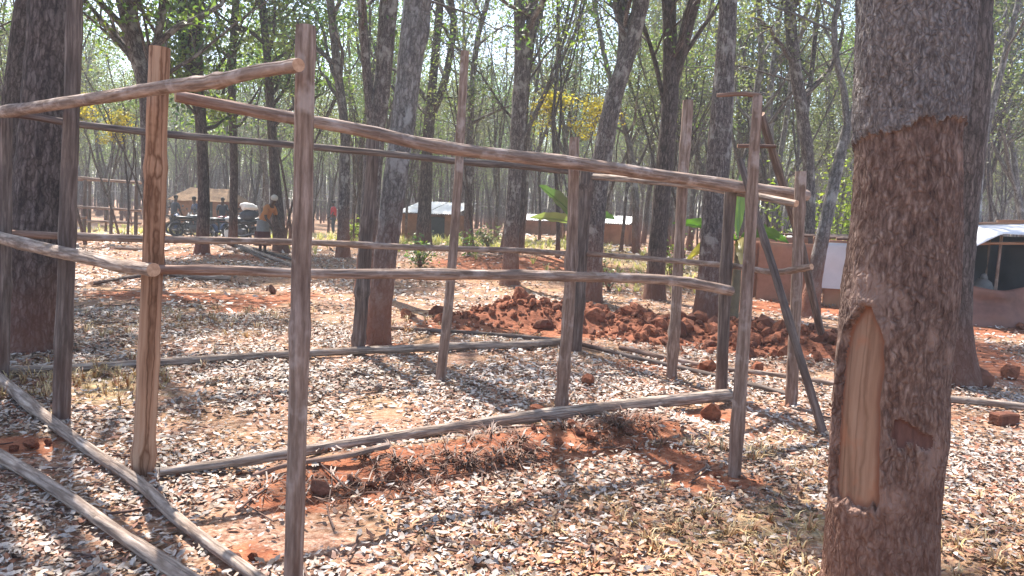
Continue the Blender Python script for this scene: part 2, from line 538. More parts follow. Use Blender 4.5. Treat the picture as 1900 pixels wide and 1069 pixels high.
def simple(name, col, rough=0.7, metal=0.0, var=0.25, scale=8.0, bstr=0.0, spec=0.4, dirt=None, coord='tc'):
    m, nt, b, o = newmat(name)
    v = attr(nt, coord)
    n = noise(nt, v, scale, 5, 0.65)
    lo = tuple(x * (1 - var) for x in col); hi = tuple(min(1, x * (1 + var)) for x in col)
    c = ramp(nt, n, [(0.3, lo), (0.7, hi)])
    if dirt is not None:
        n2 = noise(nt, v, scale * 0.35, 4, 0.6)
        c = mixc(nt, ramp(nt, n2, [(0.48, (0, 0, 0)), (0.68, (0.8,) * 3)]), c, dirt)
    nt.links.new(c, b.inputs['Base Color'])
    b.inputs['Roughness'].default_value = rough
    b.inputs['Metallic'].default_value = metal
    b.inputs['Specular IOR Level'].default_value = spec
    if bstr:
        bump(nt, b, n, bstr, 0.02)
    return m
M_CLOD = simple('red_soil_clod', (0.22, 0.08, 0.045), 0.95, var=0.55, scale=22, bstr=1.0, spec=0.1, dirt=(0.28, 0.115, 0.068))
M_CLOD_D = simple('dark_soil_clod', (0.14, 0.058, 0.038), 0.95, var=0.5, scale=9, bstr=0.8, spec=0.1)
M_MUD = simple('mud_wall', (0.3, 0.15, 0.1), 0.95, var=0.3, scale=2.5, bstr=0.5, spec=0.1, dirt=(0.5, 0.25, 0.14))
M_MUD_D = simple('mud_wall_brown', (0.24, 0.12, 0.075), 0.95, var=0.3, scale=2.5, bstr=0.5, spec=0.1)
M_SHEET = simple('metal_roof_sheet', (0.8, 0.8, 0.79), 0.5, metal=0.0, var=0.06, scale=3, dirt=(0.7, 0.66, 0.6))
M_TARPW = simple('white_plastic_sheet', (0.62, 0.61, 0.63), 0.55, var=0.1, scale=2, bstr=0.2)
M_TARPB = simple('black_tarpaulin', (0.02, 0.021, 0.028), 0.5, var=0.3, scale=4, bstr=0.3)
M_TARPR = simple('brown_tarpaulin', (0.19, 0.085, 0.06), 0.65, var=0.3, scale=3, bstr=0.3, dirt=(0.28, 0.13, 0.085))
M_THATCH = simple('thatch', (0.2, 0.13, 0.08), 0.95, var=0.35, scale=14, bstr=0.6, spec=0.1)
M_RUBBER = simple('rubber', (0.02, 0.02, 0.022), 0.7)
M_METAL = simple('dull_metal', (0.12, 0.12, 0.125), 0.5, metal=0.6)
M_PLAST = simple('dark_plastic', (0.025, 0.027, 0.032), 0.45)
M_PAINT_B = simple('blue_paint', (0.03, 0.05, 0.12), 0.35, var=0.1)
M_PAINT_R = simple('red_paint', (0.25, 0.03, 0.025), 0.35, var=0.1)
M_PAINT_W = simple('white_paint', (0.7, 0.7, 0.7), 0.4, var=0.08)
M_SACK = simple('white_sack', (0.74, 0.73, 0.71), 0.8, var=0.12, scale=12, bstr=0.4)
M_SACKD = simple('dark_bag', (0.045, 0.05, 0.065), 0.7, var=0.3, scale=8, bstr=0.4)
M_SKIN = simple('skin', (0.075, 0.04, 0.028), 0.5, var=0.1)
M_HAIR = simple('hair', (0.012, 0.01, 0.01), 0.8, var=0.2)
M_OSHIRT = simple('orange_brown_cloth', (0.42, 0.17, 0.06), 0.85, var=0.2, scale=10, bstr=0.3)
M_RSHIRT = simple('red_cloth', (0.5, 0.05, 0.06), 0.85, var=0.2, scale=10, bstr=0.3)
M_GCLOTH = simple('grey_cloth', (0.2, 0.19, 0.18), 0.85, var=0.2, scale=10, bstr=0.3)
M_DCLOTH = simple('dark_red_cloth', (0.1, 0.035, 0.03), 0.85, var=0.2, scale=10, bstr=0.3)
M_CAP = simple('pale_cap', (0.5, 0.45, 0.38), 0.85, var=0.15)

# ------------------------------------------------------------------ ground
SOIL_CAPS = []
def soilcap(a, b, w, s=1.0):
    pa, pb = G(*a), G(*b)
    SOIL_CAPS.append((pa.x, pa.y, pb.x, pb.y, w, s))
soilcap((540, 915), (760, 880), 0.3, 0.95)
soilcap((760, 862), (1200, 792), 0.34, 1.0)
soilcap((1230, 850), (1300, 880), 0.28, 0.95)
soilcap((1280, 895), (1370, 895), 0.2, 0.9)
soilcap((1290, 775), (1350, 770), 0.2, 0.8)
soilcap((0, 825), (80, 830), 0.2, 0.9)
soilcap((240, 548), (440, 555), 0.75, 0.8)
soilcap((430, 575), (560, 548), 0.5, 0.75)
soilcap((300, 470), (520, 480), 1.1, 0.6)
soilcap((130, 480), (250, 490), 0.9, 0.7)
soilcap((880, 488), (1050, 490), 1.3, 0.95)
soilcap((860, 605), (1050, 610), 0.9, 0.9)
soilcap((1060, 600), (1540, 630), 1.15, 1.0)
soilcap((1180, 680), (1420, 690), 0.4, 0.6)
soilcap((1410, 570), (1580, 580), 1.1, 0.9)
soilcap((1790, 640), (1900, 700), 0.7, 0.75)
soilcap((1780, 615), (1960, 615), 0.8, 0.7)
soilcap((1740, 770), (1890, 790), 0.3, 0.5)
soilcap((420, 1040), (500, 1020), 0.14, 0.7)
soilcap((680, 645), (720, 645), 0.3, 0.7)
soilcap((690, 500), (900, 520), 0.9, 0.35)
soilcap((1020, 765), (1050, 768), 0.18, 0.8)
GRASS_CAPS = []
def grasscap(a, b, w, s=1.0):
    pa, pb = G(*a), G(*b)
    GRASS_CAPS.append((pa.x, pa.y, pb.x, pb.y, w, s))
grasscap((1250, 1000), (1520, 960), 0.5, 0.5)
grasscap((1780, 1000), (1900, 960), 0.5, 0.45)
grasscap((150, 690), (230, 740), 0.5, 0.55)
grasscap((140, 430), (250, 430), 4.0, 0.9)
grasscap((430, 425), (640, 440), 4.0, 0.7)
grasscap((740, 445), (860, 450), 4.5, 0.9)
grasscap((870, 440), (1040, 455), 4.0, 0.85)
grasscap((1130, 480), (1290, 500), 2.2, 0.6)
grasscap((150, 600), (250, 600), 1.0, 0.4)

def masks(X, Y):
    s = np.zeros_like(X); g = np.zeros_like(X)
    for a in SOIL_CAPS:
        s = np.maximum(s, a[5] * capsule(X, Y, *a[:5]))
    for a in GRASS_CAPS:
        g = np.maximum(g, a[5] * capsule(X, Y, *a[:5]))
    return s, g

u = np.linspace(-1, 1, 330)
gx = np.sinh(u * 5.2) / math.sinh(5.2) * 260
v = np.linspace(0, 1, 420)
gy = -14 + 16.0 * v + 430 * (np.exp(5.0 * v) - 1 - 5.0 * v) / (math.exp(5.0) - 6.0)
GX, GY = np.meshgrid(gx, gy)
GZ = terrain(GX, GY)
sm, gm = masks(GX, GY)
mb = MB()
nx, ny = len(gx), len(gy)
ii = np.arange(ny - 1)[:, None] * nx + np.arange(nx - 1)[None, :]
mb.add(np.stack([GX, GY, GZ], -1), quads=np.stack([ii, ii + 1, ii + nx + 1, ii + nx], -1).reshape(-1, 4),
       col=np.stack([sm, gm, np.zeros_like(sm)], -1))
tag(mb.build('ground', M_GROUND), 'dry woodland ground of pale fallen leaves and red earth', 'ground', kind='structure')

# ------------------------------------------------------------------ poles
def pole_mesh(pts, r0, r1, seed, sides=14, n=34, rough=0.07, knots=5, taper_tip=None):
    rng = np.random.default_rng(seed)
    path = spline(pts, n)
    L = np.linalg.norm(np.diff(path, axis=0), axis=1).sum()
    wob = np.stack([fnoise(np.stack([np.linspace(0, L * 1.1, n) + 7.3 * seed, np.full(n, k * 9.1), np.zeros(n)], -1), seed + k, 2) for k in range(3)], -1)
    env = np.sin(np.linspace(0, math.pi, n))[:, None]
    path = path + wob * env * (r0 + r1) * 0.13
    rad = np.linspace(r0, r1, n)
    t = np.linspace(0, 1, n)
    for k in range(knots):
        rad = rad * (1 + 0.26 * rng.random() * np.exp(-((t - rng.random()) / 0.018) ** 2))
    if taper_tip is not None:
        rad[-1] *= taper_tip
    return path, rad

def pole(name, pts, r0, r1, mat, seed, parent=None, **kw):
    path, rad = pole_mesh(pts, r0, r1, seed, **kw)
    o = np.array(path[0])
    mb = MB()
    mb.tube(path - (0 if parent is not None else o), rad, sides=kw.get('sides', 14), mat=0, capmat=1, rough=0.07, seed=seed)
    ob = mb.build(name, [mat, M_END], parent, loc=None if parent is not None else tuple(o))
    return ob

def post(name, foot, top, w0, w1, mat, seed, parent, mids=(), dtop=0.0, gp=None):
    f = gp if gp is not None else G(*foot)
    d = f.y
    pts = [Vector((f.x, f.y, f.z - 0.12))]
    for m in mids:
        pts.append(P(m[0], m[1], d + dtop * 0.5))
    pts.append(P(top[0], top[1], d + dtop))
    return pole(name, pts, w0 * 0.5 * d / F_PX, w1 * 0.5 * d / F_PX, mat, seed, parent)

def PV(x, y, A, B, off=0.0):
    """point at a pixel on the upright plane through A and B, moved off metres towards the camera"""
    n = Vector((B.y - A.y, -(B.x - A.x), 0)).normalized()
    if n.dot(EYE - A) < 0: n = -n
    A = A + n * off
    d = ray(x, y)
    t = (A - EYE).dot(n) / d.dot(n)
    return EYE + d * t

hut = empty('pole_hut_frame', G(900, 720))
HB = Vector(hut.location)
tag(hut, 'open rectangular hut frame of rough wooden poles and rails in the clearing', 'hut frame')
def in_hut(o):
    o.location = -HB
    return o
F1 = G(543, 1092)
F2, F3, F4, F5, F6, F7 = G(262, 880), G(1362, 882), G(1040, 770), G(815, 708), G(662, 658), G(112, 782)
F8, F9, F10, F11, F12 = G(4, 702), G(1066, 650), G(1246, 702), G(1338, 742), G(1468, 754)
in_hut(post('post', None, (568, 48), 36, 36, M_POLE, 1, hut, mids=[(556, 520)], gp=F1))
in_hut(post('post', None, (296, 88), 40, 36, M_POLE_O, 2, hut, mids=[(283, 500)], gp=F2))
in_hut(post('post', None, (1406, 178), 26, 17, M_POLE, 3, hut, mids=[(1392, 420)], gp=F3))
in_hut(post('post', None, (1066, 255), 23, 19, M_POLE, 4, hut, mids=[(1060, 500)], gp=F4))
in_hut(post('post', None, (863, 95), 19, 15, M_POLE, 5, hut, mids=[(840, 470)], gp=F5))
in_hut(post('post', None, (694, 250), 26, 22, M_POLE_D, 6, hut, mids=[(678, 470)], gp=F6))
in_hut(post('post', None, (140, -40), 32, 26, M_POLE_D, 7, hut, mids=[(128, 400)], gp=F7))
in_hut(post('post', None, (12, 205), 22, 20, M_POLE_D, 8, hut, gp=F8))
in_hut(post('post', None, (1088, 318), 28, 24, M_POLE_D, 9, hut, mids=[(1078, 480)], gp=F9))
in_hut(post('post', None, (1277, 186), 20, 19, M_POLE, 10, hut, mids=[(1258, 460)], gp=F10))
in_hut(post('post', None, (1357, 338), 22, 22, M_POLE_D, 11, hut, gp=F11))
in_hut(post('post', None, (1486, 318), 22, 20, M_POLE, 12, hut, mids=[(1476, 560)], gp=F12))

def rail(pxs, A, B, off, w0, w1, mat, seed, knots=6, name='rail'):
    pts = [PV(x, y, A, B, off) for x, y in pxs]
    d0, d1 = pts[0].y, pts[-1].y
    return in_hut(pole(name, pts, w0 * .44 * d0 / F_PX, w1 * .44 * d1 / F_PX, mat, seed, hut, knots=knots, n=44))
# left wall (runs from the far left corner past the orange post to the foremost post)
rail([(-40, 214), (70, 198), (180, 182), (300, 165), (400, 148), (480, 132), (554, 121)], F8, F1, 0.13, 21, 27, M_POLE, 21)
rail([(-30, 434), (60, 456), (150, 476), (220, 492), (285, 501)], F8, F2, 0.10, 25, 27, M_POLE_G, 22)
# front wall
rail([(325, 178), (420, 196), (540, 218), (680, 244), (790, 268), (900, 284), (1060, 303), (1240, 328), (1380, 348), (1496, 363)], F2, F11, 0.10, 24, 24, M_POLE, 23)
rail([(275, 500), (420, 502), (560, 507), (760, 508), (950, 510), (1100, 514), (1230, 519), (1310, 530), (1356, 540)], F2, F11, 0.09, 20, 22, M_POLE, 24)
# back wall
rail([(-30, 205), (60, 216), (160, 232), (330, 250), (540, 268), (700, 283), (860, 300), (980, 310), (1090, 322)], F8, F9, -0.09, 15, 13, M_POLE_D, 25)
rail([(-30, 430), (120, 438), (300, 444), (540, 449), (700, 456), (860, 462), (980, 466), (1072, 473)], F8, F9, -0.09, 16, 12, M_POLE, 26)
# right wall
rail([(1085, 327), (1180, 333), (1280, 344), (1380, 360), (1478, 378)], F9, F11, -0.08, 13, 15, M_POLE_G, 27)
rail([(1080, 470), (1180, 478), (1280, 487), (1360, 494), (1436, 505), (1506, 495)], F9, F11, -0.08, 10, 13, M_POLE, 28)
# short sticks nailed near the top of the right front post
in_hut(pole('cross_stick', [P(1330, 177, 5.0), P(1375, 174, 4.97), P(1412, 178, 4.95)], 0.012, 0.017, M_POLE, 31, hut, sides=8, n=12, knots=1))
in_hut(pole('cross_stick', [P(1368, 271, 5.08), P(1440, 272, 5.06)], 0.013, 0.012, M_POLE_D, 32, hut, sides=8, n=12, knots=1))

# the orange post is split by a long dark crack: a strip of recessed darker wood
# leaning poles
def lean(foot, top, dtop, w, mat, seed, label, mids=()):
    f = G(*foot)
    t = P(top[0], top[1], dtop)
    pts = [f - Vector((0, 0, 0.08))] + [P(m[0], m[1], f.y + (dtop - f.y) * m[2]) for m in mids] + [t]
    o = pole('leaning_pole', pts, w * .5 * f.y / F_PX, w * .42 * f.y / F_PX, mat, seed)
    return tag(o, label, 'pole')
lean((1536, 808), (1372, 296), F11.y - 0.12, 17, M_POLE_D, 41, 'dark pole leaning against the frame, its foot beside the big barked tree', mids=[(1436, 502, 0.55)])
lean((1535, 652), (1412, 212), 8.2, 14, M_POLE_D, 42, 'thin pole leaning far behind the right front post, foot by the red heap', mids=[(1481, 440, 0.5)])

# poles lying on the ground
def log(pxs, w0, w1, mat, seed, label, lift=0.0, n=40, name='loose_pole', group=None):
    pts = []
    r = []
    for k, (x, y) in enumerate(pxs):
        g = G(x, y)
        ww = w0 + (w1 - w0) * k / (len(pxs) - 1)
        rr = ww * .5 * g.y / F_PX
        r.append(rr)
        pts.append(g + Vector((0, 0, rr * 0.9 + lift + 0.02)))
    o = pole(name, pts, r[0], r[-1], mat, seed, n=n)
    return tag(o, label, 'pole', group)
log([(296, 893), (400, 878), (520, 860), (700, 831), (860, 806), (1000, 789), (1180, 766), (1352, 749)], 16, 23, M_POLE_G, 51, 'long grey pole lying on the red earth along the near side of the frame', lift=0.01)
log([(470, 892), (540, 872), (640, 857), (720, 838)], 8, 12, M_POLE, 52, 'thin stick under the long grey pole at its left end')
log([(-30, 699), (150, 692), (320, 681), (560, 666), (800, 655), (950, 650), (1040, 645)], 15, 15, M_POLE_G, 53, 'long pole on the leaf litter along the far side of the frame')
log([(716, 614), (850, 622), (960, 631), (1045, 639)], 7, 8, M_POLE_D, 54, 'thin dark pole lying in front of the red soil heap')
log([(1080, 646), (1200, 676), (1330, 706), (1470, 742)], 8, 10, M_POLE_D, 55, 'dark pole lying along the right side of the frame')
log([(1150, 652), (1300, 684), (1440, 703), (1566, 722)], 9, 9, M_POLE, 56, 'brown pole lying between the frame and the red heap on the right')
log([(1735, 748), (1820, 756), (1910, 766)], 14, 14, M_POLE_G, 57, 'short pale pole lying right of the big barked tree')
log([(-30, 690), (70, 775), (150, 835), (250, 905), (340, 990), (470, 1085), (620, 1190)], 19, 23, M_POLE_G, 58, 'crooked grey pole running into the lower left corner of the clearing')
log([(-60, 828), (60, 898), (190, 985), (330, 1085), (480, 1190)], 23, 24, M_POLE_G, 59, 'pale thick pole lying leftmost of the poles in the near corner')
log([(180, 985), (260, 1030), (360, 1095), (450, 1160)], 15, 17, M_POLE_G, 60, 'short pale stick between the two thick poles in the near corner', lift=0.02)
log([(1040, 690), (1120, 715), (1240, 770)], 4, 5, M_POLE_G, 61, 'very thin pale stick lying inside the frame near the red clod', n=16)

# ------------------------------------------------------------------ trees
def leaf_quads(mb, C, size, rng, cols, droop=0.35, mat=0, ratio=0.5, flat_=False):
    n = len(C)
    a = rng.normal(size=(n, 3)); a[:, 2] = a[:, 2] * 0.6 - droop
    if flat_:
        a[:, 2] = rng.normal(size=n) * 0.22
    a /= np.linalg.norm(a, axis=1)[:, None]
    up = rng.normal(size=(n, 3)) * (0.55 if not flat_ else 0.28) + np.array([0, 0, 1.0])
    b = np.cross(a, up); b /= np.linalg.norm(b, axis=1)[:, None] + 1e-9
    nn = np.cross(b, a)
    L = (size * ((0.65 + 0.7 * rng.random(n)) if not flat_ else (0.4 + 1.1 * rng.random(n) ** 1.4)))[:, None]
    Wd = L * ratio
    fold = L * ((0.1 if not flat_ else 0.03) + (0.16 if not flat_ else 0.12) * rng.random((n, 1)))
    v = np.stack([C - a * L * .5, C + b * Wd * .5 + nn * fold, C + a * L * .5, C - b * Wd * .5 + nn * fold], 1)
    if flat_:
        c1 = L * rng.normal(size=(n, 1)) * 0.16; c2 = L * rng.normal(size=(n, 1)) * 0.16
        j = lambda: 0.75 + 0.5 * rng.random((n, 1))
        v = np.stack([C - a * L * .5 + nn * np.abs(c1), C - a * L * .2 + b * Wd * .45 * j() + nn * fold, C + a * L * .22 + b * Wd * .42 * j() + nn * fold * j(),
                      C + a * L * .52 + nn * c2, C + a * L * .2 - b * Wd * .45 * j() + nn * fold * j(), C - a * L * .24 - b * Wd * .42 * j() + nn * fold], 1)
        v[..., 2] = np.maximum(v[..., 2], C[:, None, 2] - 0.004)
        k = np.arange(n)[:, None] * 6
        t = np.concatenate([k + np.array(q) for q in ((0, 1, 5), (1, 2, 5), (2, 4, 5), (2, 3, 4))])
        mb.add(v, tris=t, col=np.repeat(cols, 6, 0), mat=mat)
        return
    k = np.arange(n)[:, None] * 4
    t = np.concatenate([k + np.array([0, 1, 2]), k + np.array([0, 2, 3])])
    mb.add(v, tris=t, col=np.repeat(cols, 4, 0), mat=mat)

GREEN = [(0.1, 0.175, 0.035), (0.14, 0.215, 0.042), (0.195, 0.245, 0.05), (0.06, 0.115, 0.032)]
OLIVE = [(0.11, 0.135, 0.06), (0.14, 0.16, 0.075), (0.09, 0.11, 0.055), (0.165, 0.165, 0.08)]
GREY = [(0.12, 0.125, 0.085), (0.15, 0.15, 0.1), (0.1, 0.105, 0.075), (0.165, 0.155, 0.1)]
YELL = [(0.34, 0.27, 0.03), (0.4, 0.3, 0.03), (0.28, 0.25, 0.04)]
LIME = [(0.2, 0.26, 0.04), (0.26, 0.3, 0.05), (0.16, 0.22, 0.03)]

def grow(wood, crown, stems, rng, zmin, nb, blen, nleaf, lsize, pal, twigs=4, clump=0.4):
    """branches, twigs and leaves on the given stems (list of (path, radii))"""
    C, K = [], []
    for path, rad in stems:
        z = path[:, 2]
        ok = np.where(z > zmin)[0]
        if len(ok) < 2: continue
        for b in range(nb):
            k = int(rng.choice(ok)) if b > 0 else len(path) - 1
            frac = (k - ok[0]) / max(1, len(path) - 1 - ok[0])
            L = blen * (1.15 - 0.6 * frac) * (0.6 + 0.7 * rng.random())
            az = rng.random() * 2 * math.pi
            dirv = np.array([math.cos(az), math.sin(az), 0.5 + 0.8 * rng.random() + frac * 0.5]); dirv /= np.linalg.norm(dirv)
            p0 = path[k]
            n = 6
            pts = [p0]
            dd = dirv.copy()
            for i in range(n):
                dd = dd + rng.normal(size=3) * 0.22 + np.array([0, 0, 0.05]); dd /= np.linalg.norm(dd)
                pts.append(pts[-1] + dd * L / n)
            pts = np.array(pts)
            r0 = min(rad[k] * 0.55, 0.055 + 0.01 * L)
            wood.tube(pts, np.linspace(r0, r0 * 0.25, n + 1), sides=5, caps=(False, False), off=3.0 + b)
            for tw in range(twigs):
                i = int(rng.integers(2, n + 1))
                q0 = pts[i]
                td = rng.normal(size=3) * 0.8 + dd + np.array([0, 0, 0.25]); td /= np.linalg.norm(td)
                tl = L * (0.2 + 0.3 * rng.random())
                q1 = q0 + td * tl * 0.5 + rng.normal(size=3) * 0.06
                q2 = q0 + td * tl
                wood.tube(np.array([q0, q1, q2]), [r0 * 0.32, r0 * 0.22, r0 * 0.1], sides=3, caps=(False, False), off=5.0)
                cn = np.array(pal[int(rng.integers(len(pal)))]) * (0.75 + 0.5 * rng.random())
                m = int(nleaf * (0.5 + rng.random()))
                cc = q2 + rng.normal(size=(m, 3)) * np.array([clump, clump, clump * 0.55]) * (0.6 + 0.6 * rng.random())
                C.append(cc)
                K.append(cn[None] * (0.8 + 0.4 * rng.random((m, 1))))
    if C:
        leaf_quads(crown, np.concatenate(C), lsize, rng, np.concatenate(K))

FRAME_TOP = -60
TREE_XY = []
def px_tree(label, depth, stems_px, seed, mat=None, H=10.5, zmin=4.2, nb=9, blen=2.3, nleaf=34, lsize=0.1, pal=GREEN, name='woodland_tree', flare=1.35, twigs=5, sides=14, wobble=0.0, group='trees standing round the clearing'):
    """stems_px: first list is the main stem from the foot up, the others forks; each entry (x, y, width px)"""
    rng = np.random.default_rng(seed)
    fx = stems_px[0][0]
    g = P(fx[0], fx[1], depth)
    foot = Vector((g.x, depth, hz(g.x, depth)))
    TREE_XY.append((foot.x, foot.y))
    wood, crown = MB(), MB()
    stems = []
    for si, st in enumerate(stems_px):
        pts, rr = [], []
        dy = rng.normal() * 0.25 if si else 0.0
        for k, (x, y, w) in enumerate(st):
            p = P(x, y, depth)
            if si == 0 and k == 0:
                p = foot - Vector((0, 0, 0.08))
            f = k / max(1, len(st) - 1)
            pts.append((p.x - foot.x, p.y - foot.y + dy * f, p.z - foot.z)); rr.append(w * .5 * depth / F_PX)
        pts = [np.array(p) for p in pts]
        if st[-1][1] <= 20:                              # leaves the picture: go on growing up
            dv = pts[-1] - pts[-2]; dv /= np.linalg.norm(dv)
            while pts[-1][2] < H * (0.8 + 0.2 * rng.random()):
                dv = dv * 0.75 + np.array([0, 0, 0.3]) + rng.normal(size=3) * 0.09; dv /= np.linalg.norm(dv)
                pts.append(pts[-1] + dv * 1.0); rr.append(max(0.03, rr[-1] * 0.86))
        n = max(8, int(len(pts) * 6))
        path = spline(pts, n)
        rad = np.interp(np.linspace(0, len(rr) - 1, n), np.arange(len(rr)), rr)
        if si == 0:
            h = path[:, 2]
            rad = rad * (1 + (flare - 1) * np.exp(-np.maximum(h, 0) / 0.22))
        wood.tube(path, rad, sides=sides if si == 0 else max(7, sides - 4), caps=(False, True), rough=0.07, seed=seed + si, flute=0.06 if si == 0 else 0, off=0.0 if si == 0 else float(path[0][2]))
        stems.append((path, rad))
    grow(wood, crown, stems, rng, zmin, nb, blen, nleaf, lsize, pal, twigs)
    root = empty(name, foot)
    wood.build('trunk', mat or M_BARK, root)
    if crown.n:
        crown.build('crown', M_LEAF, root)
    return tag(root, label, 'tree', group)

px_tree('thick dark trunk at the left edge inside the frame corner', 7.9, [[(55, 650, 100), (60, 560, 92), (67, 430, 96), (78, 300, 86), (88, 140, 78), (95, 0, 76)]], 101, M_BARK, H=11, zmin=5.5, nb=14, blen=3.0, sides=22, lsize=0.11, nleaf=40)
px_tree('slanting dark trunk half hidden behind the thick left trunk', 11.4, [[(-14, 560, 48), (0, 430, 46), (15, 300, 45), (34, 150, 45), (56, 0, 44)]], 102, M_BARK, H=11, nb=10, zmin=5.5)
px_tree('brown forked tree whose fork shows above the orange post', 16, [[(288, 520, 34), (283, 380, 32), (278, 250, 32), (274, 165, 34), (250, 80, 32), (232, 0, 32)], [(276, 170, 16), (290, 100, 14), (306, 0, 14)]], 103, M_BARK2, nb=18, zmin=3.6, lsize=0.13)
px_tree('tall dark tree left of the thatched hut', 22, [[(375, 470, 24), (378, 350, 20), (372, 220, 20), (362, 100, 26), (365, 0, 26)], [(372, 230, 12), (345, 120, 10), (340, 0, 9)]], 104, M_BARK, nb=28, zmin=3.2, lsize=0.15, nleaf=60)
px_tree('slim dark tree rising in front of the parked motorcycles', 26, [[(432, 455, 16), (434, 300, 14), (430, 160, 14), (438, 0, 13)]], 105, M_BARK, nb=28, zmin=3.4, lsize=0.15, nleaf=60)
px_tree('trunk right beside the stooping person', 23.5, [[(522, 472, 26), (514, 380, 22), (505, 250, 15), (497, 120, 14), (486, 0, 13)]], 106, M_BARK, nb=28, zmin=3.2, lsize=0.15, nleaf=60)
px_tree('grey trunk behind the foremost post and the red-shirted person', 21, [[(636, 478, 24), (638, 380, 21), (640, 250, 17), (625, 120, 15), (612, 0, 14)]], 107, M_BARK2, nb=22, zmin=3.2, lsize=0.13, nleaf=46)
px_tree('forked tree directly behind the dark middle post', 14, [[(676, 560, 36), (686, 400, 35), (695, 270, 34), (712, 130, 30), (722, 0, 33)], [(693, 262, 20), (683, 130, 17), (676, 0, 16)]], 108, M_BARK2, nb=12, zmin=4.4)
px_tree('leaning pale grey tree trunk in the middle of the clearing', 8.9, [[(697, 645, 44), (708, 540, 43), (722, 420, 43), (738, 300, 44), (752, 190, 44), (765, 80, 46), (775, 0, 48)], [(760, 130, 24), (785, 70, 22), (793, 0, 20)], [(742, 185, 10), (733, 168, 7), (726, 160, 5)]], 109, M_BARK3, H=10.5, zmin=5, nb=10, blen=3.0, sides=18, lsize=0.11)
px_tree('dark forked trunk in front of the small hut with white roof', 25, [[(786, 452, 30), (788, 380, 25), (793, 280, 20), (797, 220, 20), (806, 120, 15), (817, 0, 14)], [(797, 225, 15), (826, 150, 14), (842, 60, 12), (838, 0, 12)]], 110, M_BARK, nb=10, zmin=3.5, blen=2.6)
px_tree('slim trunk just right of the tall middle post', 24, [[(868, 460, 16), (870, 330, 15), (874, 200, 12), (885, 80, 10), (905, 0, 9)]], 111, M_BARK2, nb=12, zmin=3.0)
px_tree('straight tree with a narrow fork near the middle of the scene', 17, [[(946, 530, 31), (950, 420, 27), (957, 300, 26), (964, 190, 28), (968, 110, 28), (962, 0, 17)], [(970, 112, 18), (982, 60, 19), (990, 0, 19)]], 112, M_BARK2, nb=12, zmin=4.2)
px_tree('dark thin trunk close behind the straight forked tree', 22, [[(966, 470, 13), (970, 350, 12), (974, 220, 11), (985, 90, 10), (1010, 0, 9)]], 113, M_BARK, nb=9, zmin=3.2)
px_tree('forked tree leaning right above the far right corner of the frame', 14.6, [[(1094, 560, 40), (1103, 430, 36), (1115, 310, 35), (1135, 200, 33), (1152, 140, 30), (1172, 80, 28), (1190, 0, 29)], [(1150, 148, 20), (1158, 70, 18), (1160, 0, 18)]], 114, M_BARK2, nb=11, zmin=4.4)
px_tree('tree with a dark double fork left of the tall right ridge post', 15.6, [[(1213, 556, 36), (1222, 430, 32), (1234, 300, 31), (1244, 180, 30), (1243, 80, 26), (1240, 0, 25)], [(1246, 175, 18), (1266, 90, 18), (1287, 0, 21)], [(1236, 210, 8), (1215, 110, 8), (1190, 30, 7), (1185, 0, 7)], [(1260, 120, 8), (1290, 70, 8), (1325, 20, 7), (1335, 0, 6)]], 115, M_BARK, nb=9, zmin=4.4)
px_tree('stout straight mottled trunk left of the right front post', 12.1, [[(1310, 602, 48), (1318, 500, 45), (1326, 390, 44), (1336, 260, 44), (1345, 120, 35), (1352, 0, 31)]], 116, M_BARK2, nb=16, zmin=4.8, blen=2.8, sides=18)
px_tree('slanting forked tree in front of the low mud hut', 13.5, [[(1498, 592, 36), (1512, 510, 28), (1530, 420, 24), (1552, 320, 21), (1572, 235, 17)], [(1572, 238, 12), (1566, 170, 12), (1552, 110, 11), (1548, 40, 10), (1556, 0, 9)], [(1573, 238, 11), (1588, 170, 10), (1592, 90, 9), (1578, 30, 8), (1572, 0, 7)]], 117, M_BARK3, nb=9, zmin=3.8, pal=GREY, nleaf=24)
px_tree('dark upright trunk rising behind the left part of the mud hut', 18.5, [[(1497, 545, 22), (1502, 430, 20), (1500, 300, 21), (1485, 190, 22), (1472, 100, 21), (1464, 0, 20)], [(1492, 240, 10), (1510, 140, 9), (1530, 0, 8)]], 118, M_BARK2, nb=14, zmin=3.8, pal=OLIVE)
px_tree('dark trunk half hidden behind the big barked tree', 8.1, [[(1752, 716, 100), (1755, 560, 88), (1766, 420, 80), (1780, 250, 92), (1788, 100, 92), (1792, 0, 88)]], 119, M_BARK, H=11, zmin=5.5, nb=12, blen=3.0, sides=18)
px_tree('thin crooked tree beside the tarpaulin shelter', 15.5, [[(1798, 560, 22), (1808, 430, 20), (1815, 330, 17), (1828, 250, 14), (1858, 130, 11), (1890, 0, 9)], [(1822, 280, 8), (1812, 170, 8), (1840, 60, 7), (1845, 0, 6)]], 120, M_BARK3, nb=12, zmin=3.2, pal=GREY, nleaf=26)
px_tree('thin grey tree between the forked trees right of the middle', 24, [[(1180, 470, 14), (1178, 350, 13), (1165, 260, 10), (1128, 130, 9), (1105, 20, 8), (1102, 0, 8)]], 121, M_BARK3, nb=10, zmin=3.2, pal=OLIVE)
px_tree('thin grey tree just right of the stout mottled trunk', 20, [[(1395, 500, 15), (1400, 360, 14), (1398, 220, 13), (1412, 110, 11), (1408, 0, 10)]], 122, M_BARK3, nb=13, zmin=3.2, pal=OLIVE)
px_tree('pair-stemmed grey tree far behind the leaning poles', 22, [[(1440, 500, 15), (1436, 350, 13), (1428, 200, 12), (1440, 80, 10), (1450, 0, 9)], [(1436, 360, 10), (1458, 220, 9), (1475, 100, 8), (1500, 0, 7)]], 123, M_BARK3, nb=9, zmin=3.0, pal=OLIVE)

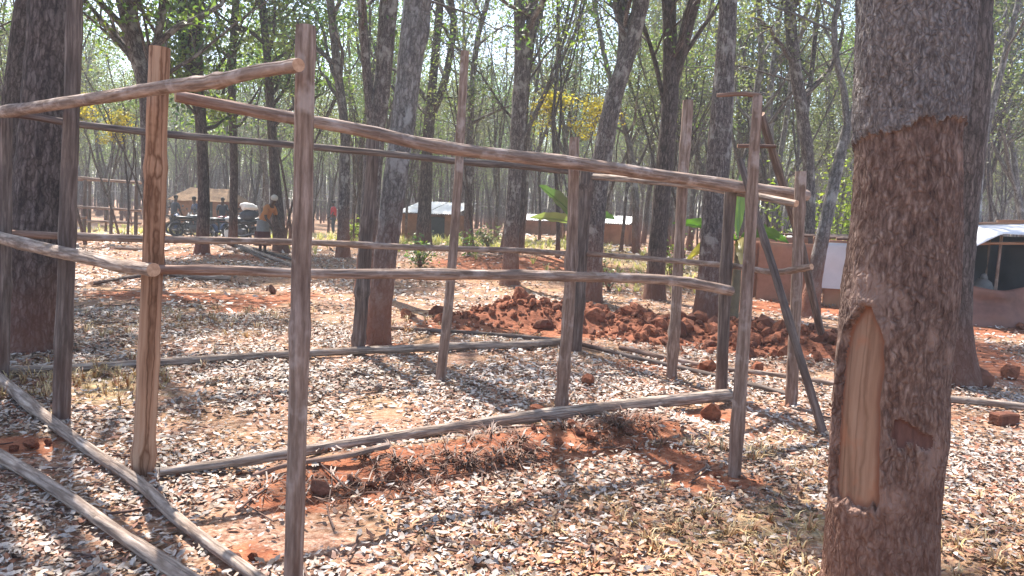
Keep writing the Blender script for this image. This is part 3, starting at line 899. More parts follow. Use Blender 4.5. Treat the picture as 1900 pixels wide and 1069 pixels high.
# ---- the big stripped tree on the right
def big_tree():
    d = 3.05
    rows = [(1178, 1628, 232), (1069, 1632, 202), (930, 1638, 196), (800, 1648, 203), (700, 1652, 194), (545, 1668, 196), (400, 1682, 182), (250, 1686, 172), (100, 1694, 178), (0, 1699, 183), (-150, 1708, 180), (-420, 1722, 172), (-900, 1745, 150)]
    pts = [P(x, y, d) for y, x, w in rows]
    foot = Vector((pts[0].x, d, hz(pts[0].x, d) - 0.05))
    zs = np.array([p.z - foot.z for p in pts]); xs = np.array([p.x - foot.x for p in pts]); rs = np.array([w * .5 * d / F_PX for y, x, w in rows])
    zs[0] = 0
    nt_, nz = 420, 520
    zz = np.concatenate([np.linspace(0, 2.75, 460), np.linspace(2.8, zs[-1], nz - 460)])
    cx = np.interp(zz, zs, xs); R = np.interp(zz, zs, rs)
    R = R * (1 + 0.12 * np.exp(-zz / 0.15))
    th = np.linspace(0, 2 * math.pi, nt_, endpoint=False)           # 0 faces the camera, positive to the right
    face = math.atan2(foot.x, foot.y)
    T, Z = np.meshgrid(th, zz)
    T2 = (T + math.pi) % (2 * math.pi) - math.pi
    Q = np.stack([np.cos(T), np.sin(T), Z], -1)
    RR = np.repeat(R[:, None], nt_, 1)
    RR = RR * (1 + 0.035 * fnoise(Q * np.array([1.4, 1.4, 2.0]), 71, 2))
    plates = 1 - np.abs(fnoise(Q * np.array([7, 7, 9.0]), 72, 3)) * 2
    fine = fnoise(Q * np.array([16, 16, 26.0]), 73, 3)
    ring = 2.02 + 0.05 * np.sin(T2 * 1.0 + 0.3) + 0.03 * fnoise(Q * np.array([4, 4, 0.0]), 74, 2) + 0.02 * fnoise(Q * np.array([12, 12, 0.0]), 75, 2)
    upper = sstep(-0.008, 0.008, Z - ring)
    # long scar, facing left of the camera
    tc_ = np.radians(np.interp(Z, [0.55, 0.7, 1.0, 1.2, 1.35], [-32, -34, -34, -33, -30]))
    hw = np.radians(np.interp(Z, [0.56, 0.62, 0.8, 1.1, 1.24, 1.36], [24, 30, 31, 29, 25, 6]))
    edge = np.radians(3.4) * fnoise(Q * np.array([0, 0, 7.0]), 76, 3)
    s1 = (hw + edge - np.abs(T2 - tc_)) / np.radians(4)
    bottom = (Z - (0.585 + 0.03 * fnoise(Q * np.array([6, 6, 0.0]), 77, 2))) / 0.02
    top = (1.37 - Z) / 0.02
    sc_ = np.minimum(np.minimum(s1, bottom), top)
    scar = sstep(-0.2, 0.7, sc_)
    lip = np.exp(-((sc_ + 0.7) / 0.8) ** 2)
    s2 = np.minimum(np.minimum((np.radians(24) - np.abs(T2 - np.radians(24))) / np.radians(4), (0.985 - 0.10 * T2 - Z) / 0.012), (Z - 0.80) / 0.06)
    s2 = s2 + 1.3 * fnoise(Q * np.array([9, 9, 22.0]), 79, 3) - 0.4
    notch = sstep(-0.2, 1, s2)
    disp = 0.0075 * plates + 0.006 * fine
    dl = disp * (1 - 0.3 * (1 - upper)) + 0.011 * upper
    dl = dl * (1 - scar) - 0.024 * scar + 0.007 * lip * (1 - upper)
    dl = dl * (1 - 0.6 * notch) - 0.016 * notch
    dl = dl + scar * 0.0025 * fnoise(Q * np.array([9, 9, 2.0]), 78, 2)
    RR = RR + dl
    ang = T2 + face
    # unit vector to camera at T=0 is (-sin face, -cos face); right is (cos face, -sin face)
    vx = cx[:, None] + RR * (np.cos(T2) * -math.sin(face) + np.sin(T2) * math.cos(face))
    vy = RR * (np.cos(T2) * -math.cos(face) + np.sin(T2) * -math.sin(face))
    V = np.stack([vx, vy, Z], -1).reshape(-1, 3)
    TC = np.stack([np.cos(T2) * RR, np.sin(T2) * RR, Z], -1).reshape(-1, 3)
    k = np.arange(nz - 1)[:, None] * nt_; j = np.arange(nt_)[None, :]; j2 = (j + 1) % nt_
    q = np.stack([k + j, k + j2, k + nt_ + j2, k + nt_ + j], -1)
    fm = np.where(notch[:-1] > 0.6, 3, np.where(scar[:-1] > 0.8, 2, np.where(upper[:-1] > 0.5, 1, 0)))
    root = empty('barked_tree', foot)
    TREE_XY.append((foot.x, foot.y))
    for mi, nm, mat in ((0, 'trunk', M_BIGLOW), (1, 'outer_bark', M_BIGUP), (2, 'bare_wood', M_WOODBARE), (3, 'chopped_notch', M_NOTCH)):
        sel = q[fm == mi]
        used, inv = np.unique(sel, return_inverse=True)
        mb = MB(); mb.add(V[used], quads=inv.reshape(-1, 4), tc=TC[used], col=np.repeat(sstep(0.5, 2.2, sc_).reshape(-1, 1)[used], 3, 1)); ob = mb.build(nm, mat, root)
        if mi == 1: ob['label'] = 'grey rough bark above a cut ring'
        if mi == 2: ob['label'] = 'long strip of pale bare wood where the bark was cut away'
    rng = np.random.default_rng(5)
    wood, crown = MB(), MB()
    topp = np.array([cx[-1], 0, zz[-1] - 0.05])
    stems = []
    for az, ln in ((0.4, 5), (2.4, 4.5), (4.4, 4.2)):
        p = [topp]; dv = np.array([math.cos(az) * .45, math.sin(az) * .45, 1.0])
        for i in range(ln and 6):
            dv = dv / np.linalg.norm(dv) + rng.normal(size=3) * 0.12
            p.append(p[-1] + dv / np.linalg.norm(dv) * ln / 6)
        path = spline(p, 24); rad = np.linspace(R[-1] * 0.75, 0.03, 24)
        wood.tube(path, rad, sides=9, caps=(False, True), off=4); stems.append((path, rad))
    grow(wood, crown, stems, rng, 5.0, 6, 2.6, 34, 0.11, GREEN, 5)
    wood.build('limb', M_BARK2, root)
    crown.build('crown', M_LEAF, root)
    tag(root, 'big tree at the right with a cut ring and a long peeled scar', 'tree')
big_tree()

# ------------------------------------------------------------------ woodland behind: prototypes copied singly
def proto_tree(seed, H, dia, forks, zmin, nb, blen, nleaf, lsize, pal, mat, twigs=5, clump=0.45):
    rng = np.random.default_rng(seed)
    wood, crown = MB(), MB()
    stems = []
    p = [np.array([0, 0, -0.1])]
    dv = np.array([rng.normal() * .06, rng.normal() * .06, 1.0])
    while p[-1][2] < H * 0.95:
        dv = dv + rng.normal(size=3) * np.array([.07, .07, 0]); dv[2] = 1.0
        p.append(p[-1] + dv / np.linalg.norm(dv) * 0.9)
    n = len(p) * 4
    path = spline(p, n); rad = np.linspace(dia / 2, 0.02, n) ** 1.0
    rad = rad * (1 + 0.4 * np.exp(-np.maximum(path[:, 2], 0) / 0.2))
    wood.tube(path, rad, sides=9, caps=(False, True), rough=0.08, seed=seed)
    stems.append((path, rad))
    for f in range(forks):
        k = int(n * (0.22 + 0.35 * rng.random()))
        az = rng.random() * 6.28
        q = [path[k]]; dv = np.array([math.cos(az) * .5, math.sin(az) * .5, 1.0])
        while q[-1][2] < H * (0.75 + 0.2 * rng.random()):
            dv = dv * np.array([.86, .86, 1]) + rng.normal(size=3) * np.array([.1, .1, 0]); dv[2] = 1
            q.append(q[-1] + dv / np.linalg.norm(dv) * 0.8)
        if len(q) < 3: continue
        m = len(q) * 3
        pt = spline(q, m); rd = np.linspace(rad[k] * 0.75, 0.018, m)
        wood.tube(pt, rd, sides=7, caps=(False, True), rough=0.08, seed=seed + f, off=float(pt[0][2]))
        stems.append((pt, rd))
    grow(wood, crown, stems, rng, zmin, nb, blen, nleaf, lsize, pal, twigs, clump)
    return wood.mesh('trunk', mat), crown.mesh('crown', M_LEAF)

PRO = []
for k in range(5):     # tall green trees
    PRO.append(('tall', proto_tree(300 + k, 9.5 + k * 0.7, 0.24 + 0.03 * (k % 3), 2 + k % 2, 3.5, 10, 2.4, 40, 0.125, [GREEN, OLIVE, GREEN, GREEN, OLIVE][k], [M_BARK, M_BARK2, M_BARK][k % 3])))
for k in range(3):     # slender understorey
    PRO.append(('slender', proto_tree(330 + k, 5.2 + k * 1.0, 0.10, 2, 2.2, 8, 1.3, 24, 0.11, [GREEN, OLIVE, OLIVE][k], M_BARK2)))
for k in range(3):     # grey, thin leaved
    PRO.append(('grey', proto_tree(350 + k, 8.5 + k, 0.2, 3, 2.8, 9, 2.0, 22, 0.11, GREY, M_BARK3)))
for k in range(4):     # thin bare poles of young trees
    PRO.append(('thin', proto_tree(390 + k, 6.5 + k * 0.9, 0.085 + 0.015 * k, 2, 3.4, 6, 1.2, 12, 0.1, [OLIVE, GREY, GREEN, GREY][k], [M_BARK, M_BARK2][k % 2], twigs=4)))
PRO.append(('yellow', proto_tree(370, 3.9, 0.08, 1, 3.1, 8, 0.6, 16, 0.11, YELL, M_BARK2, clump=0.18)))

LBL = {'tall': ('tall leafy tree in the woodland behind the clearing', 'tall trees of the woodland behind'),
       'slender': ('slender leafy sapling among the trunks of the woodland behind', 'slender saplings of the woodland behind'),
       'grey': ('grey thin leaved tree in the woodland behind the clearing', 'grey trees of the woodland behind'),
       'thin': ('thin young tree', 'thin young trees of the woodland behind'),
       'yellow': ('small tree with bright yellow leaves', None)}
WOODS = []
def place_proto(i, x, y, s=1.0, rz=0.0, label=None, group=None):
    kind, (tm, cm) = PRO[i]
    r = empty('yellow_leaved_tree' if kind == 'yellow' else 'young_tree' if kind == 'thin' else 'woodland_tree' if kind != 'slender' else 'sapling', (x, y, hz(x, y)), rz)
    r.scale = (s, s, s)
    for nm, me in (('trunk', tm), ('crown', cm)):
        o = bpy.data.objects.new(nm, me); COL.objects.link(o); o.parent = r
    l, g = LBL[kind]
    tag(r, label or l, 'tree', group or g)
    if label is None: WOODS.append((r, kind, x, y))
    return r

rng = np.random.default_rng(77)
KEEP_OFF = []
def keepoff(a, d, w):
    p = P(a, 400, d); KEEP_OFF.append((p.x, p.y, w))
for a, d, w in ((375, 39, 3.5), (400, 33, 3.0), (340, 33, 2.5), (450, 31, 2.5), (200, 33, 2.5), (490, 24, 2), (800, 32, 3), (1000, 40, 2.5), (1150, 33, 2.5), (1500, 17, 4), (1850, 13.5, 4), (800, 26, 2), (620, 34, 1.5)):
    keepoff(a, d, w)
cnt = 0
tries = 0
placed = list(TREE_XY)
tanh_ = 0.72
while cnt < 285 and tries < 20000:
    tries += 1
    y = 18 + 80 * rng.random() ** 0.62
    x = (rng.random() * 2 - 1) * (tanh_ * y + 3)
    dmin = 1.6 if y > 26 else 2.4
    if any((x - a) ** 2 + (y - b) ** 2 < dmin ** 2 for a, b in placed): continue
    if any((x - a) ** 2 + (y - b) ** 2 < w * w for a, b, w in KEEP_OFF): continue
    # leave the sight lines to the small huts and the parked motorcycles open
    blk = False
    for a, b, w in KEEP_OFF:
        if y < b and abs(x / y - a / b) * b < min(w, 2.0) * 0.75 and rng.random() < 0.9:
            blk = True; break
    if blk: continue
    side = x / y
    u_ = rng.random()
    if side > 0.17:
        i = int(rng.choice([8, 9, 10, 8, 9, 10, 1, 7])) if u_ < 0.85 else int(rng.integers(0, 8))
    else:
        i = int(rng.integers(0, 5)) if u_ < 0.5 else int(rng.integers(5, 8)) if u_ < 0.8 else int(rng.integers(8, 11))
    place_proto(i, x, y, 0.8 + 0.4 * rng.random(), rng.random() * 6.28)
    placed.append((x, y)); cnt += 1
cnt = 0
while cnt < 240:
    y = 19 + 50 * rng.random() ** 0.8
    x = (rng.random() * 2 - 1) * 0.68 * y
    if any((x - a) ** 2 + (y - b) ** 2 < 0.5 for a, b in placed): continue
    if any((x - a) ** 2 + (y - b) ** 2 < w * w * .6 for a, b, w in KEEP_OFF): continue
    if any(y < b and abs(x / y - a / b) * b < 0.8 for a, b, w in KEEP_OFF) and rng.random() < 0.6: continue
    place_proto(11 + int(rng.integers(4)), x, y, 0.75 + 0.5 * rng.random(), rng.random() * 6.28)
    placed.append((x, y)); cnt += 1
# a few more trees outside the picture on the sunny side, whose shade falls into the clearing
for x, y, i in ((-9.5, 9.5, 0), (-8.6, 13.5, 2), (-11.5, 14.5, 3), (-10, 5.5, 1)):
    place_proto(i, x, y, 1.0, x)
yy = P(1078, 240, 21)
place_proto(15, yy.x, yy.y, 0.98, 0.4, 'small tree with bright yellow leaves above the far right corner of the frame')
yl = P(225, 300, 27)
place_proto(15, yl.x, yl.y, 1.05, 2.0, 'small tree with yellow leaves left of the orange post')

BANDS = [(160, 'the thick left trunk'), (330, 'the orange post'), (470, 'the parked motorcycles'), (600, 'the foremost post'), (730, 'the dark middle post'),
         (850, 'the small white roofed hut'), (1000, 'the narrow forked tree'), (1170, 'the far right corner post'), (1330, 'the tall right ridge post'),
         (1480, 'the right front post'), (1600, 'the low mud hut'), (1840, 'the big barked tree'), (1900, 'the tarpaulin shelter')]
NEAR = {}
for r_, kind_, x_, y_ in sorted(WOODS, key=lambda w: w[3]):
    v_ = Vector((x_, y_, 1.6)) - EYE
    px_ = W_PX / 2 + F_PX * v_.dot(RT) / v_.dot(FWD)
    desc = {'tall': 'tall leafy tree', 'slender': 'slender sapling', 'grey': 'grey thin leaved tree', 'thin': 'thin bare stemmed tree'}[kind_]
    if px_ < 0 or px_ > 1900:
        r_['label'] = desc + ' of the wood at the very edge of the view'
        continue
    band = next(b for e, b in BANDS if px_ <= e)
    k_ = NEAR[(kind_, band)] = NEAR.get((kind_, band), 0) + 1
    if k_ <= 5:
        r_['label'] = ('nearest ', 'second nearest ', 'third nearest ', 'fourth nearest ', 'fifth nearest ')[k_ - 1] + desc + ' of the wood behind ' + band
    else:
        r_['label'] = desc + ' among the farther trunks behind ' + band

# far wood that reads as one mass
mbw, mbl = MB(), MB()
rng = np.random.default_rng(12)
for k in range(4200):
    y = 64 + 105 * rng.random(); x = (rng.random() * 2 - 1) * 0.8 * y
    z = hz(x, y) - 0.2; h = 7 + 4 * rng.random(); l = rng.normal(size=2) * 0.5
    r = 0.05 + 0.08 * rng.random()
    mbw.tube(np.array([[x, y, z], [x + l[0] * .4, y + l[1] * .4, z + h * .5], [x + l[0], y + l[1], z + h]]), [r, r * .8, r * .4], sides=5, caps=(False, False))
n = 80000
y = 64 + 105 * rng.random(n); x = (rng.random(n) * 2 - 1) * 0.8 * y
zc = 0.3 + 9.5 * rng.random(n) ** 0.9
cl = fnoise(np.stack([x * .35, y * .35, zc * .5], -1), 55, 2)
ok = (cl > 0.02) & (zc < 3.5 + 3 * fnoise(np.stack([x * .12, y * .12, x * 0], -1), 56, 2) + 3 * rng.random(n))
Cc = np.stack([x, y, terrain(x, y) + zc], -1)[ok]
pal = np.array(GREY + OLIVE + GREY)[rng.integers(0, 12, len(Cc))] * (0.7 + 0.5 * rng.random((len(Cc), 1)))
leaf_quads(mbl, Cc, 0.3, rng, pal, ratio=0.7)
far = empty('far_woodland', (0, 130, 0))
tag(far, 'hazy mass of far trunks and foliage closing the view', 'woodland', kind='stuff')
for m_, nm, mt in ((mbw, 'trunks', M_BARK2), (mbl, 'foliage', M_LEAF)):
    o = m_.build(nm, mt, far); o.location = (0, -130, 0)
    o['kind'] = 'stuff'

# ------------------------------------------------------------------ leaf litter, twigs, dry grass
rng = np.random.default_rng(21)
mb = MB()
def scatter(n, x0, x1, y0, y1, size, keep):
    x = x0 + (x1 - x0) * rng.random(n); y = y0 + (y1 - y0) * rng.random(n)
    s, g = masks(x, y)
    pn = fnoise(np.stack([x * 1.1, y * 1.1, np.zeros(n)], -1), 61, 3)
    pr = (0.68 + 1.15 * pn) * (1 - 0.88 * np.clip(s * 1.4, 0, 1)) * (1 - 0.45 * g)
    ok = (rng.random(n) < pr * keep) & (np.abs(x) < 0.78 * y + 2.0)
    x, y = x[ok], y[ok]
    z = terrain(x, y) + 0.006 + 0.02 * rng.random(len(x))
    u = rng.random(len(x))
    tone = fnoise(np.stack([x * .6, y * .6, np.zeros(len(x))], -1), 64, 2)
    near = np.clip((5.2 - y) / 1.8, 0, 1) * np.clip((x + 0.9) / 1.5, 0, 1)
    pale = np.array([0.57, 0.475, 0.41]); tan = np.array([0.45, 0.315, 0.22]); rust = np.array([0.32, 0.125, 0.065]); brown = np.array([0.14, 0.085, 0.062])
    c = np.where((u < 0.54 - 0.12 * near + 0.3 * tone)[:, None], pale, np.where((u < 0.70 + 0.06 * near)[:, None], tan, np.where((u < 0.94)[:, None], rust, brown)))
    gold = (rng.random(len(x)) < 0.75 * near)
    c = np.where(gold[:, None], np.where((rng.random(len(x)) < 0.5)[:, None], np.array([0.5, 0.27, 0.13]), np.array([0.36, 0.15, 0.075])), c)
    c = c * (0.55 + 0.6 * rng.random((len(x), 1))) * (0.88 + 0.3 * tone[:, None])
    leaf_quads(mb, np.stack([x, y, z], -1), size, rng, c, droop=0, flat_=True, ratio=0.42)
scatter(105000, -4.6, 4.6, 1.6, 5.6, 0.046, 1.0)
scatter(140000, -9, 9, 5.6, 11, 0.055, 1.0)
scatter(70000, -15, 15, 11, 22, 0.09, 1.0)
scatter(26000, -26, 26, 22, 42, 0.2, 0.8)
tag(mb.build('leaf_litter', M_LITTER), 'pale and rust fallen leaves strewn over the ground', 'leaf litter', kind='stuff')
mb = MB()
for k in range(260):
    y = 2.6 + 11 * rng.random(); x = (rng.random() * 2 - 1) * 0.72 * y
    a = rng.random() * 6.28; L = 0.1 + 0.35 * rng.random()
    d = np.array([math.cos(a), math.sin(a)])
    pts = []
    for t in (-.5, 0, .5):
        q = np.array([x, y]) + d * L * t + rng.normal(size=2) * 0.012
        pts.append((q[0], q[1], hz(q[0], q[1]) + 0.015 + 0.01 * rng.random()))
    mb.tube(np.array(pts), [0.004 + 0.004 * rng.random()] * 3, sides=5)
tag(mb.build('fallen_twigs', M_POLE_D), 'small broken twigs scattered among the fallen leaves', 'twigs', kind='stuff')

def grass(name, areas, label, pal, seed, hgt=0.16, mat=M_LITTER, matted=1.0):
    rng = np.random.default_rng(seed)
    mb = MB()
    V, T, C = [], [], []
    k = 0
    for (cx_, cy_, rx, ry, nt_, hs) in areas:
        for t in range(nt_):
            x = cx_ + rng.normal() * rx; y = cy_ + rng.normal() * ry
            z = hz(x, y)
            nbld = int(rng.integers(8, 18)); h = hgt * hs * (0.5 + 0.8 * rng.random())
            for b in range(nbld):
                a = rng.random() * 6.28; ln = h * (0.5 + 0.7 * rng.random()); lean_ = (0.35 + 0.8 * rng.random()) * matted
                d = np.array([math.cos(a), math.sin(a), 0]); side = np.array([-math.sin(a), math.cos(a), 0]) * (0.0035 + 0.012 * h)
                p0 = np.array([x, y, z - 0.01]) + d * 0.02 * rng.random(); p1 = p0 + d * ln * lean_ * .35 + np.array([0, 0, ln * .6 / matted]); p2 = p0 + d * ln * lean_ + np.array([0, 0, max(0.1 * ln, ln * (0.95 - 0.35 * lean_)) / matted])
                V += [p0 - side, p0 + side, p1 - side * .7, p1 + side * .7, p2]
                T += [(k, k + 1, k + 3), (k, k + 3, k + 2), (k + 2, k + 3, k + 4)]
                k += 5
                c = np.array(pal[int(rng.integers(len(pal)))]) * (0.75 + 0.5 * rng.random()); C += [c] * 5
    mb.add(np.array(V), tris=np.array(T), col=np.array(C))
    return tag(mb.build(name, mat), label, 'grass', kind='stuff')
STRAW = [(0.5, 0.36, 0.16), (0.56, 0.42, 0.22), (0.42, 0.26, 0.12), (0.36, 0.17, 0.08)]
def area(px, rx, ry, n, hs=1.0):
    g = G(*px); return (g.x, g.y, rx, ry, n, hs)
grass('dry_grass', [area((1400, 1000), .38, .3, 80, .55), (0.9, 3.3, .7, .4, 60, .5), area((1820, 1000), .4, .35, 60, .55), area((190, 700), .45, .35, 70, .8), area((130, 720), .3, .3, 40, .8), area((1300, 830), .3, .15, 14, .6),
                   area((200, 600), 1.0, .8, 60, .9), area((430, 590), 1.0, .7, 50, .8), area((1450, 830), .5, .3, 20, .6), area((700, 600), 1.5, 1, 40, .9)], 'short dry straw coloured grass tufts in the leaf litter', STRAW, 31)
RB = [(0.1, 0.038, 0.022), (0.14, 0.055, 0.03), (0.08, 0.038, 0.026), (0.2, 0.1, 0.06)]
grass('dug_up_roots', [area((880, 850), .2, .12, 34, .8), area((960, 830), .2, .13, 26, .8), area((1100, 806), .22, .11, 26, .75), area((1190, 790), .15, .1, 25, .8), area((760, 874), .2, .1, 25, .8), area((620, 908), .2, .1, 30, .8)], 'matted reddish roots and dead grass on the dug up strip', RB, 32, matted=1.7)
FG = [(0.3, 0.3, 0.09), (0.42, 0.36, 0.14), (0.22, 0.26, 0.07), (0.52, 0.44, 0.22)]
grass('far_grass', [area((780, 455), 1.8, 2.2, 150, 2.4), area((930, 452), 2.2, 1.5, 120, 1.6), area((600, 445), 2.5, 2.0, 120, 2.4), area((200, 430), 3, 2, 120, 2.2), area((1200, 500), 1.5, 1.2, 90, 1.6), area((1000, 460), 2, 1.5, 90, 1.5), area((1250, 530), 1.2, .8, 60, 1.5)], 'yellowish grass patches between the trunks beyond the clearing', FG, 33, mat=M_LEAF)

# ------------------------------------------------------------------ heap of dug red soil, clods
def clod_mesh(seed, mat):
    import bmesh
    bm = bmesh.new()
    bmesh.ops.create_icosphere(bm, subdivisions=2 if seed < 2 else 1, radius=1.0)
    co = np.array([v.co for v in bm.verts])
    r = 1 + 0.42 * fnoise(co * 1.1 + seed * 9.3, seed, 2) + 0.16 * vnoise(co * 3.1 + seed, seed + 3)
    for v, k in zip(bm.verts, r):
        v.co = v.co * float(k)
    me = bpy.data.meshes.new('clod')
    bm.to_mesh(me); bm.free()
    a = me.attributes.new('tc', 'FLOAT_VECTOR', 'POINT')
    a.data.foreach_set('vector', (np.array([v.co for v in me.vertices]) * 0.12 + seed).astype(np.float32).ravel())
    me.materials.append(mat)
    return me
CL = [clod_mesh(k, M_CLOD if k % 3 else M_CLOD_D) for k in range(9)]
HEAP = [(-0.35, 11.2, .7, .5, .22), (0.25, 11.5, .7, .55, .40), (0.95, 11.6, .8, .6, .36), (1.7, 11.5, .8, .6, .26), (2.5, 11.2, .9, .7, .28), (3.3, 10.9, .9, .8, .30), (3.9, 10.2, .8, .8, .28), (4.4, 9.6, .7, .7, .22), (2.0, 10.4, .6, .5, .14), (2.9, 9.9, .6, .5, .14)]
def heap_h(X, Y):
    h = np.zeros_like(X)
    for (a, b, rx, ry, hh) in HEAP:
        h = np.maximum(h, hh * np.exp(-(((X - a) / rx) ** 2 + ((Y - b) / ry) ** 2)))
    Pn = np.stack([X, Y, np.zeros_like(X)], -1)
    h = h * 0.74
    return h + 0.16 * h / 0.3 * fnoise(Pn * 2.8, 81, 4)
hx = np.linspace(-2.2, 6.2, 260); hy = np.linspace(8.2, 13.2, 150)
HX, HY = np.meshgrid(hx, hy)
hh = heap_h(HX, HY)
HZ = terrain(HX, HY) + hh * 1.25 - 0.05
heap_loc = Vector((2.0, 11.0, hz(2.0, 11.0)))
heap = empty('soil_heap', heap_loc)
tag(heap, 'long low heap of dug red soil and clods behind the frame', 'soil heap')
mb = MB()
ii = np.arange(len(hy) - 1)[:, None] * len(hx) + np.arange(len(hx) - 1)[None, :]
mb.add(np.stack([HX - heap_loc.x, HY - heap_loc.y, HZ - heap_loc.z], -1), quads=np.stack([ii, ii + 1, ii + len(hx) + 1, ii + len(hx)], -1).reshape(-1, 4))
mb.build('soil', M_CLOD, heap)
rng = np.random.default_rng(91)
k = 0
while k < 290:
    a, b, rx, ry, hq = HEAP[int(rng.integers(len(HEAP)))]
    x = a + rng.normal() * rx * .62; y = b + rng.normal() * ry * .75
    if y > 12.6 or any((x - tx) ** 2 + (y - ty) ** 2 < 0.12 for tx, ty in TREE_XY): continue
    s = 0.04 + 0.11 * rng.random() ** 2.0
    z = hz(x, y) + max(0.0, float(heap_h(np.array([x]), np.array([y]))[0]) * 1.25 - 0.05) + s * 0.25
    o = bpy.data.objects.new('clod', CL[int(rng.integers(9))]); COL.objects.link(o); o.parent = heap
    o.location = (x - heap_loc.x, y - heap_loc.y, z - heap_loc.z)
    o.rotation_euler = tuple(rng.random(3) * 6.28)
    o.scale = (s * (.8 + .6 * rng.random()), s * (.8 + .6 * rng.random()), s * (.6 + .4 * rng.random()))
    k += 1
mb = MB()
nq = 1500
sel_ = rng.integers(len(HEAP), size=nq)
hp = np.array(HEAP)[sel_]
x = hp[:, 0] + rng.normal(size=nq) * hp[:, 2] * .8; y = hp[:, 1] + rng.normal(size=nq) * hp[:, 3] * .85
z = terrain(x, y) + np.maximum(0, heap_h(x, y) * 1.25 - .05)
ico = np.array([v.co for v in CL[4].vertices]); icf = np.array([tuple(p.vertices) for p in CL[4].polygons])
for q in range(nq):
    sz = 0.012 + 0.03 * rng.random() ** 1.5
    rot = np.array(Matrix.Rotation(rng.random() * 6.28, 3, Vector(rng.normal(size=3)).normalized()))
    mb.add((ico @ rot.T) * sz * (0.7 + 0.6 * rng.random(3)) + np.array([x[q] - heap_loc.x, y[q] - heap_loc.y, z[q] - heap_loc.z + sz * .3]), tris=icf, tc=ico * .1 + q)
cr = mb.build('crumbs', M_CLOD, heap, smooth=False); cr['kind'] = 'stuff'
def lone_clod(px, w, label, m, flat_=0.8, group=None):
    g = G(*px)
    s = w * .5 * g.y / F_PX
    o = bpy.data.objects.new('soil_clod', CL[m]); COL.objects.link(o)
    o.location = (g.x, g.y, g.z + s * 0.55)
    o.rotation_euler = (0.2 * m, 0.4, m * 1.3)
    o.scale = (s, s * .9, s * flat_)
    tag(o, label, 'soil clod', group)
lone_clod((1092, 714), 30, 'fist sized red clod alone on the pale leaves inside the frame', 1)
lone_clod((1312, 692), 44, 'flat orange clod between the right posts of the frame', 2, .5)
lone_clod((1405, 690), 30, 'red clod lying right of the right front post', 4)
lone_clod((1808, 716), 62, 'large dark red block beside the trunk at the right', 0, .9)
lone_clod((1872, 704), 44, 'red clod near the right edge behind the dark red block', 4, .7)
lone_clod((1893, 612), 24, 'small red clod at the foot of the tarpaulin shelter', 5)
lone_clod((860, 597), 22, 'dark clod at the left end of the red heap', 3)
lone_clod((505, 545), 26, 'dark lump on the leaf litter beyond the foremost post', 6, .5)
lone_clod((596, 918), 48, 'dark soil lump right of the foot of the foremost post', 0, .55)
lone_clod((545, 905), 30, 'dark soil lump against the foot of the foremost post', 3, .6)
lone_clod((1320, 780), 46, 'orange soil lump under the right end of the long grey pole', 7, .5)
lone_clod((1000, 772), 40, 'orange lump left of the near middle post', 1, .5)
for (x, y, w) in ((700, 890, 16), (740, 878, 20), (820, 862, 14), (905, 850, 18), (1010, 820, 18), (1075, 806, 22), (1140, 800, 16), (1210, 800, 20), (660, 900, 16), (1250, 868, 18), (1330, 885, 16), (1365, 905, 14), (60, 832, 30), (25, 838, 22), (90, 826, 18), (440, 1036, 18), (470, 1040, 24), (945, 672, 10), (916, 680, 8), (1165, 600, 14), (650, 895, 26), (690, 905, 22), (725, 893, 28), (780, 872, 24), (850, 868, 20), (930, 858, 22), (980, 838, 26), (1035, 824, 24), (1100, 818, 28), (1165, 806, 24), (1060, 790, 22), (990, 798, 20)):
    lone_clod((x, y), w, 'small crumb of red soil on the leaf litter', int((x + y) % 9), .6, 'small red soil crumbs')
g = G(1862, 788)
mb = MB(); mb.box((0, 0, 0.05), (0.22, 0.12, 0.1), Matrix.Rotation(0.3, 3, 'Z'), bevel=0.012)
tag(mb.build('mud_brick', M_CLOD_D, loc=tuple(g), smooth=False), 'single dark mud brick on the litter right of the big tree', 'brick')

# ------------------------------------------------------------------ huts and shelters
def corrug(mb, x0, x1, p_lo, p_hi, pitch=0.09, amp=0.014, mat=0):
    """corrugated sheet between two edges (local x from x0 to x1)"""
    n = max(6, int((x1 - x0) / pitch * 4))
    xs = np.linspace(x0, x1, n)
    w = amp * np.sin((xs - x0) / pitch * 2 * math.pi)
    lo = np.stack([xs, np.full(n, p_lo[0]), p_lo[1] + w], -1); hi = np.stack([xs, np.full(n, p_hi[0]), p_hi[1] + w], -1)
    v = np.concatenate([lo, hi, lo - [0, 0, .004], hi - [0, 0, .004]])
    j = np.arange(n - 1)
    q = np.concatenate([np.stack([j, j + 1, n + j + 1, n + j], -1), np.stack([2 * n + j, 3 * n + j, 3 * n + j + 1, 2 * n + j + 1], -1)])
    mb.add(v, quads=q, mat=mat)

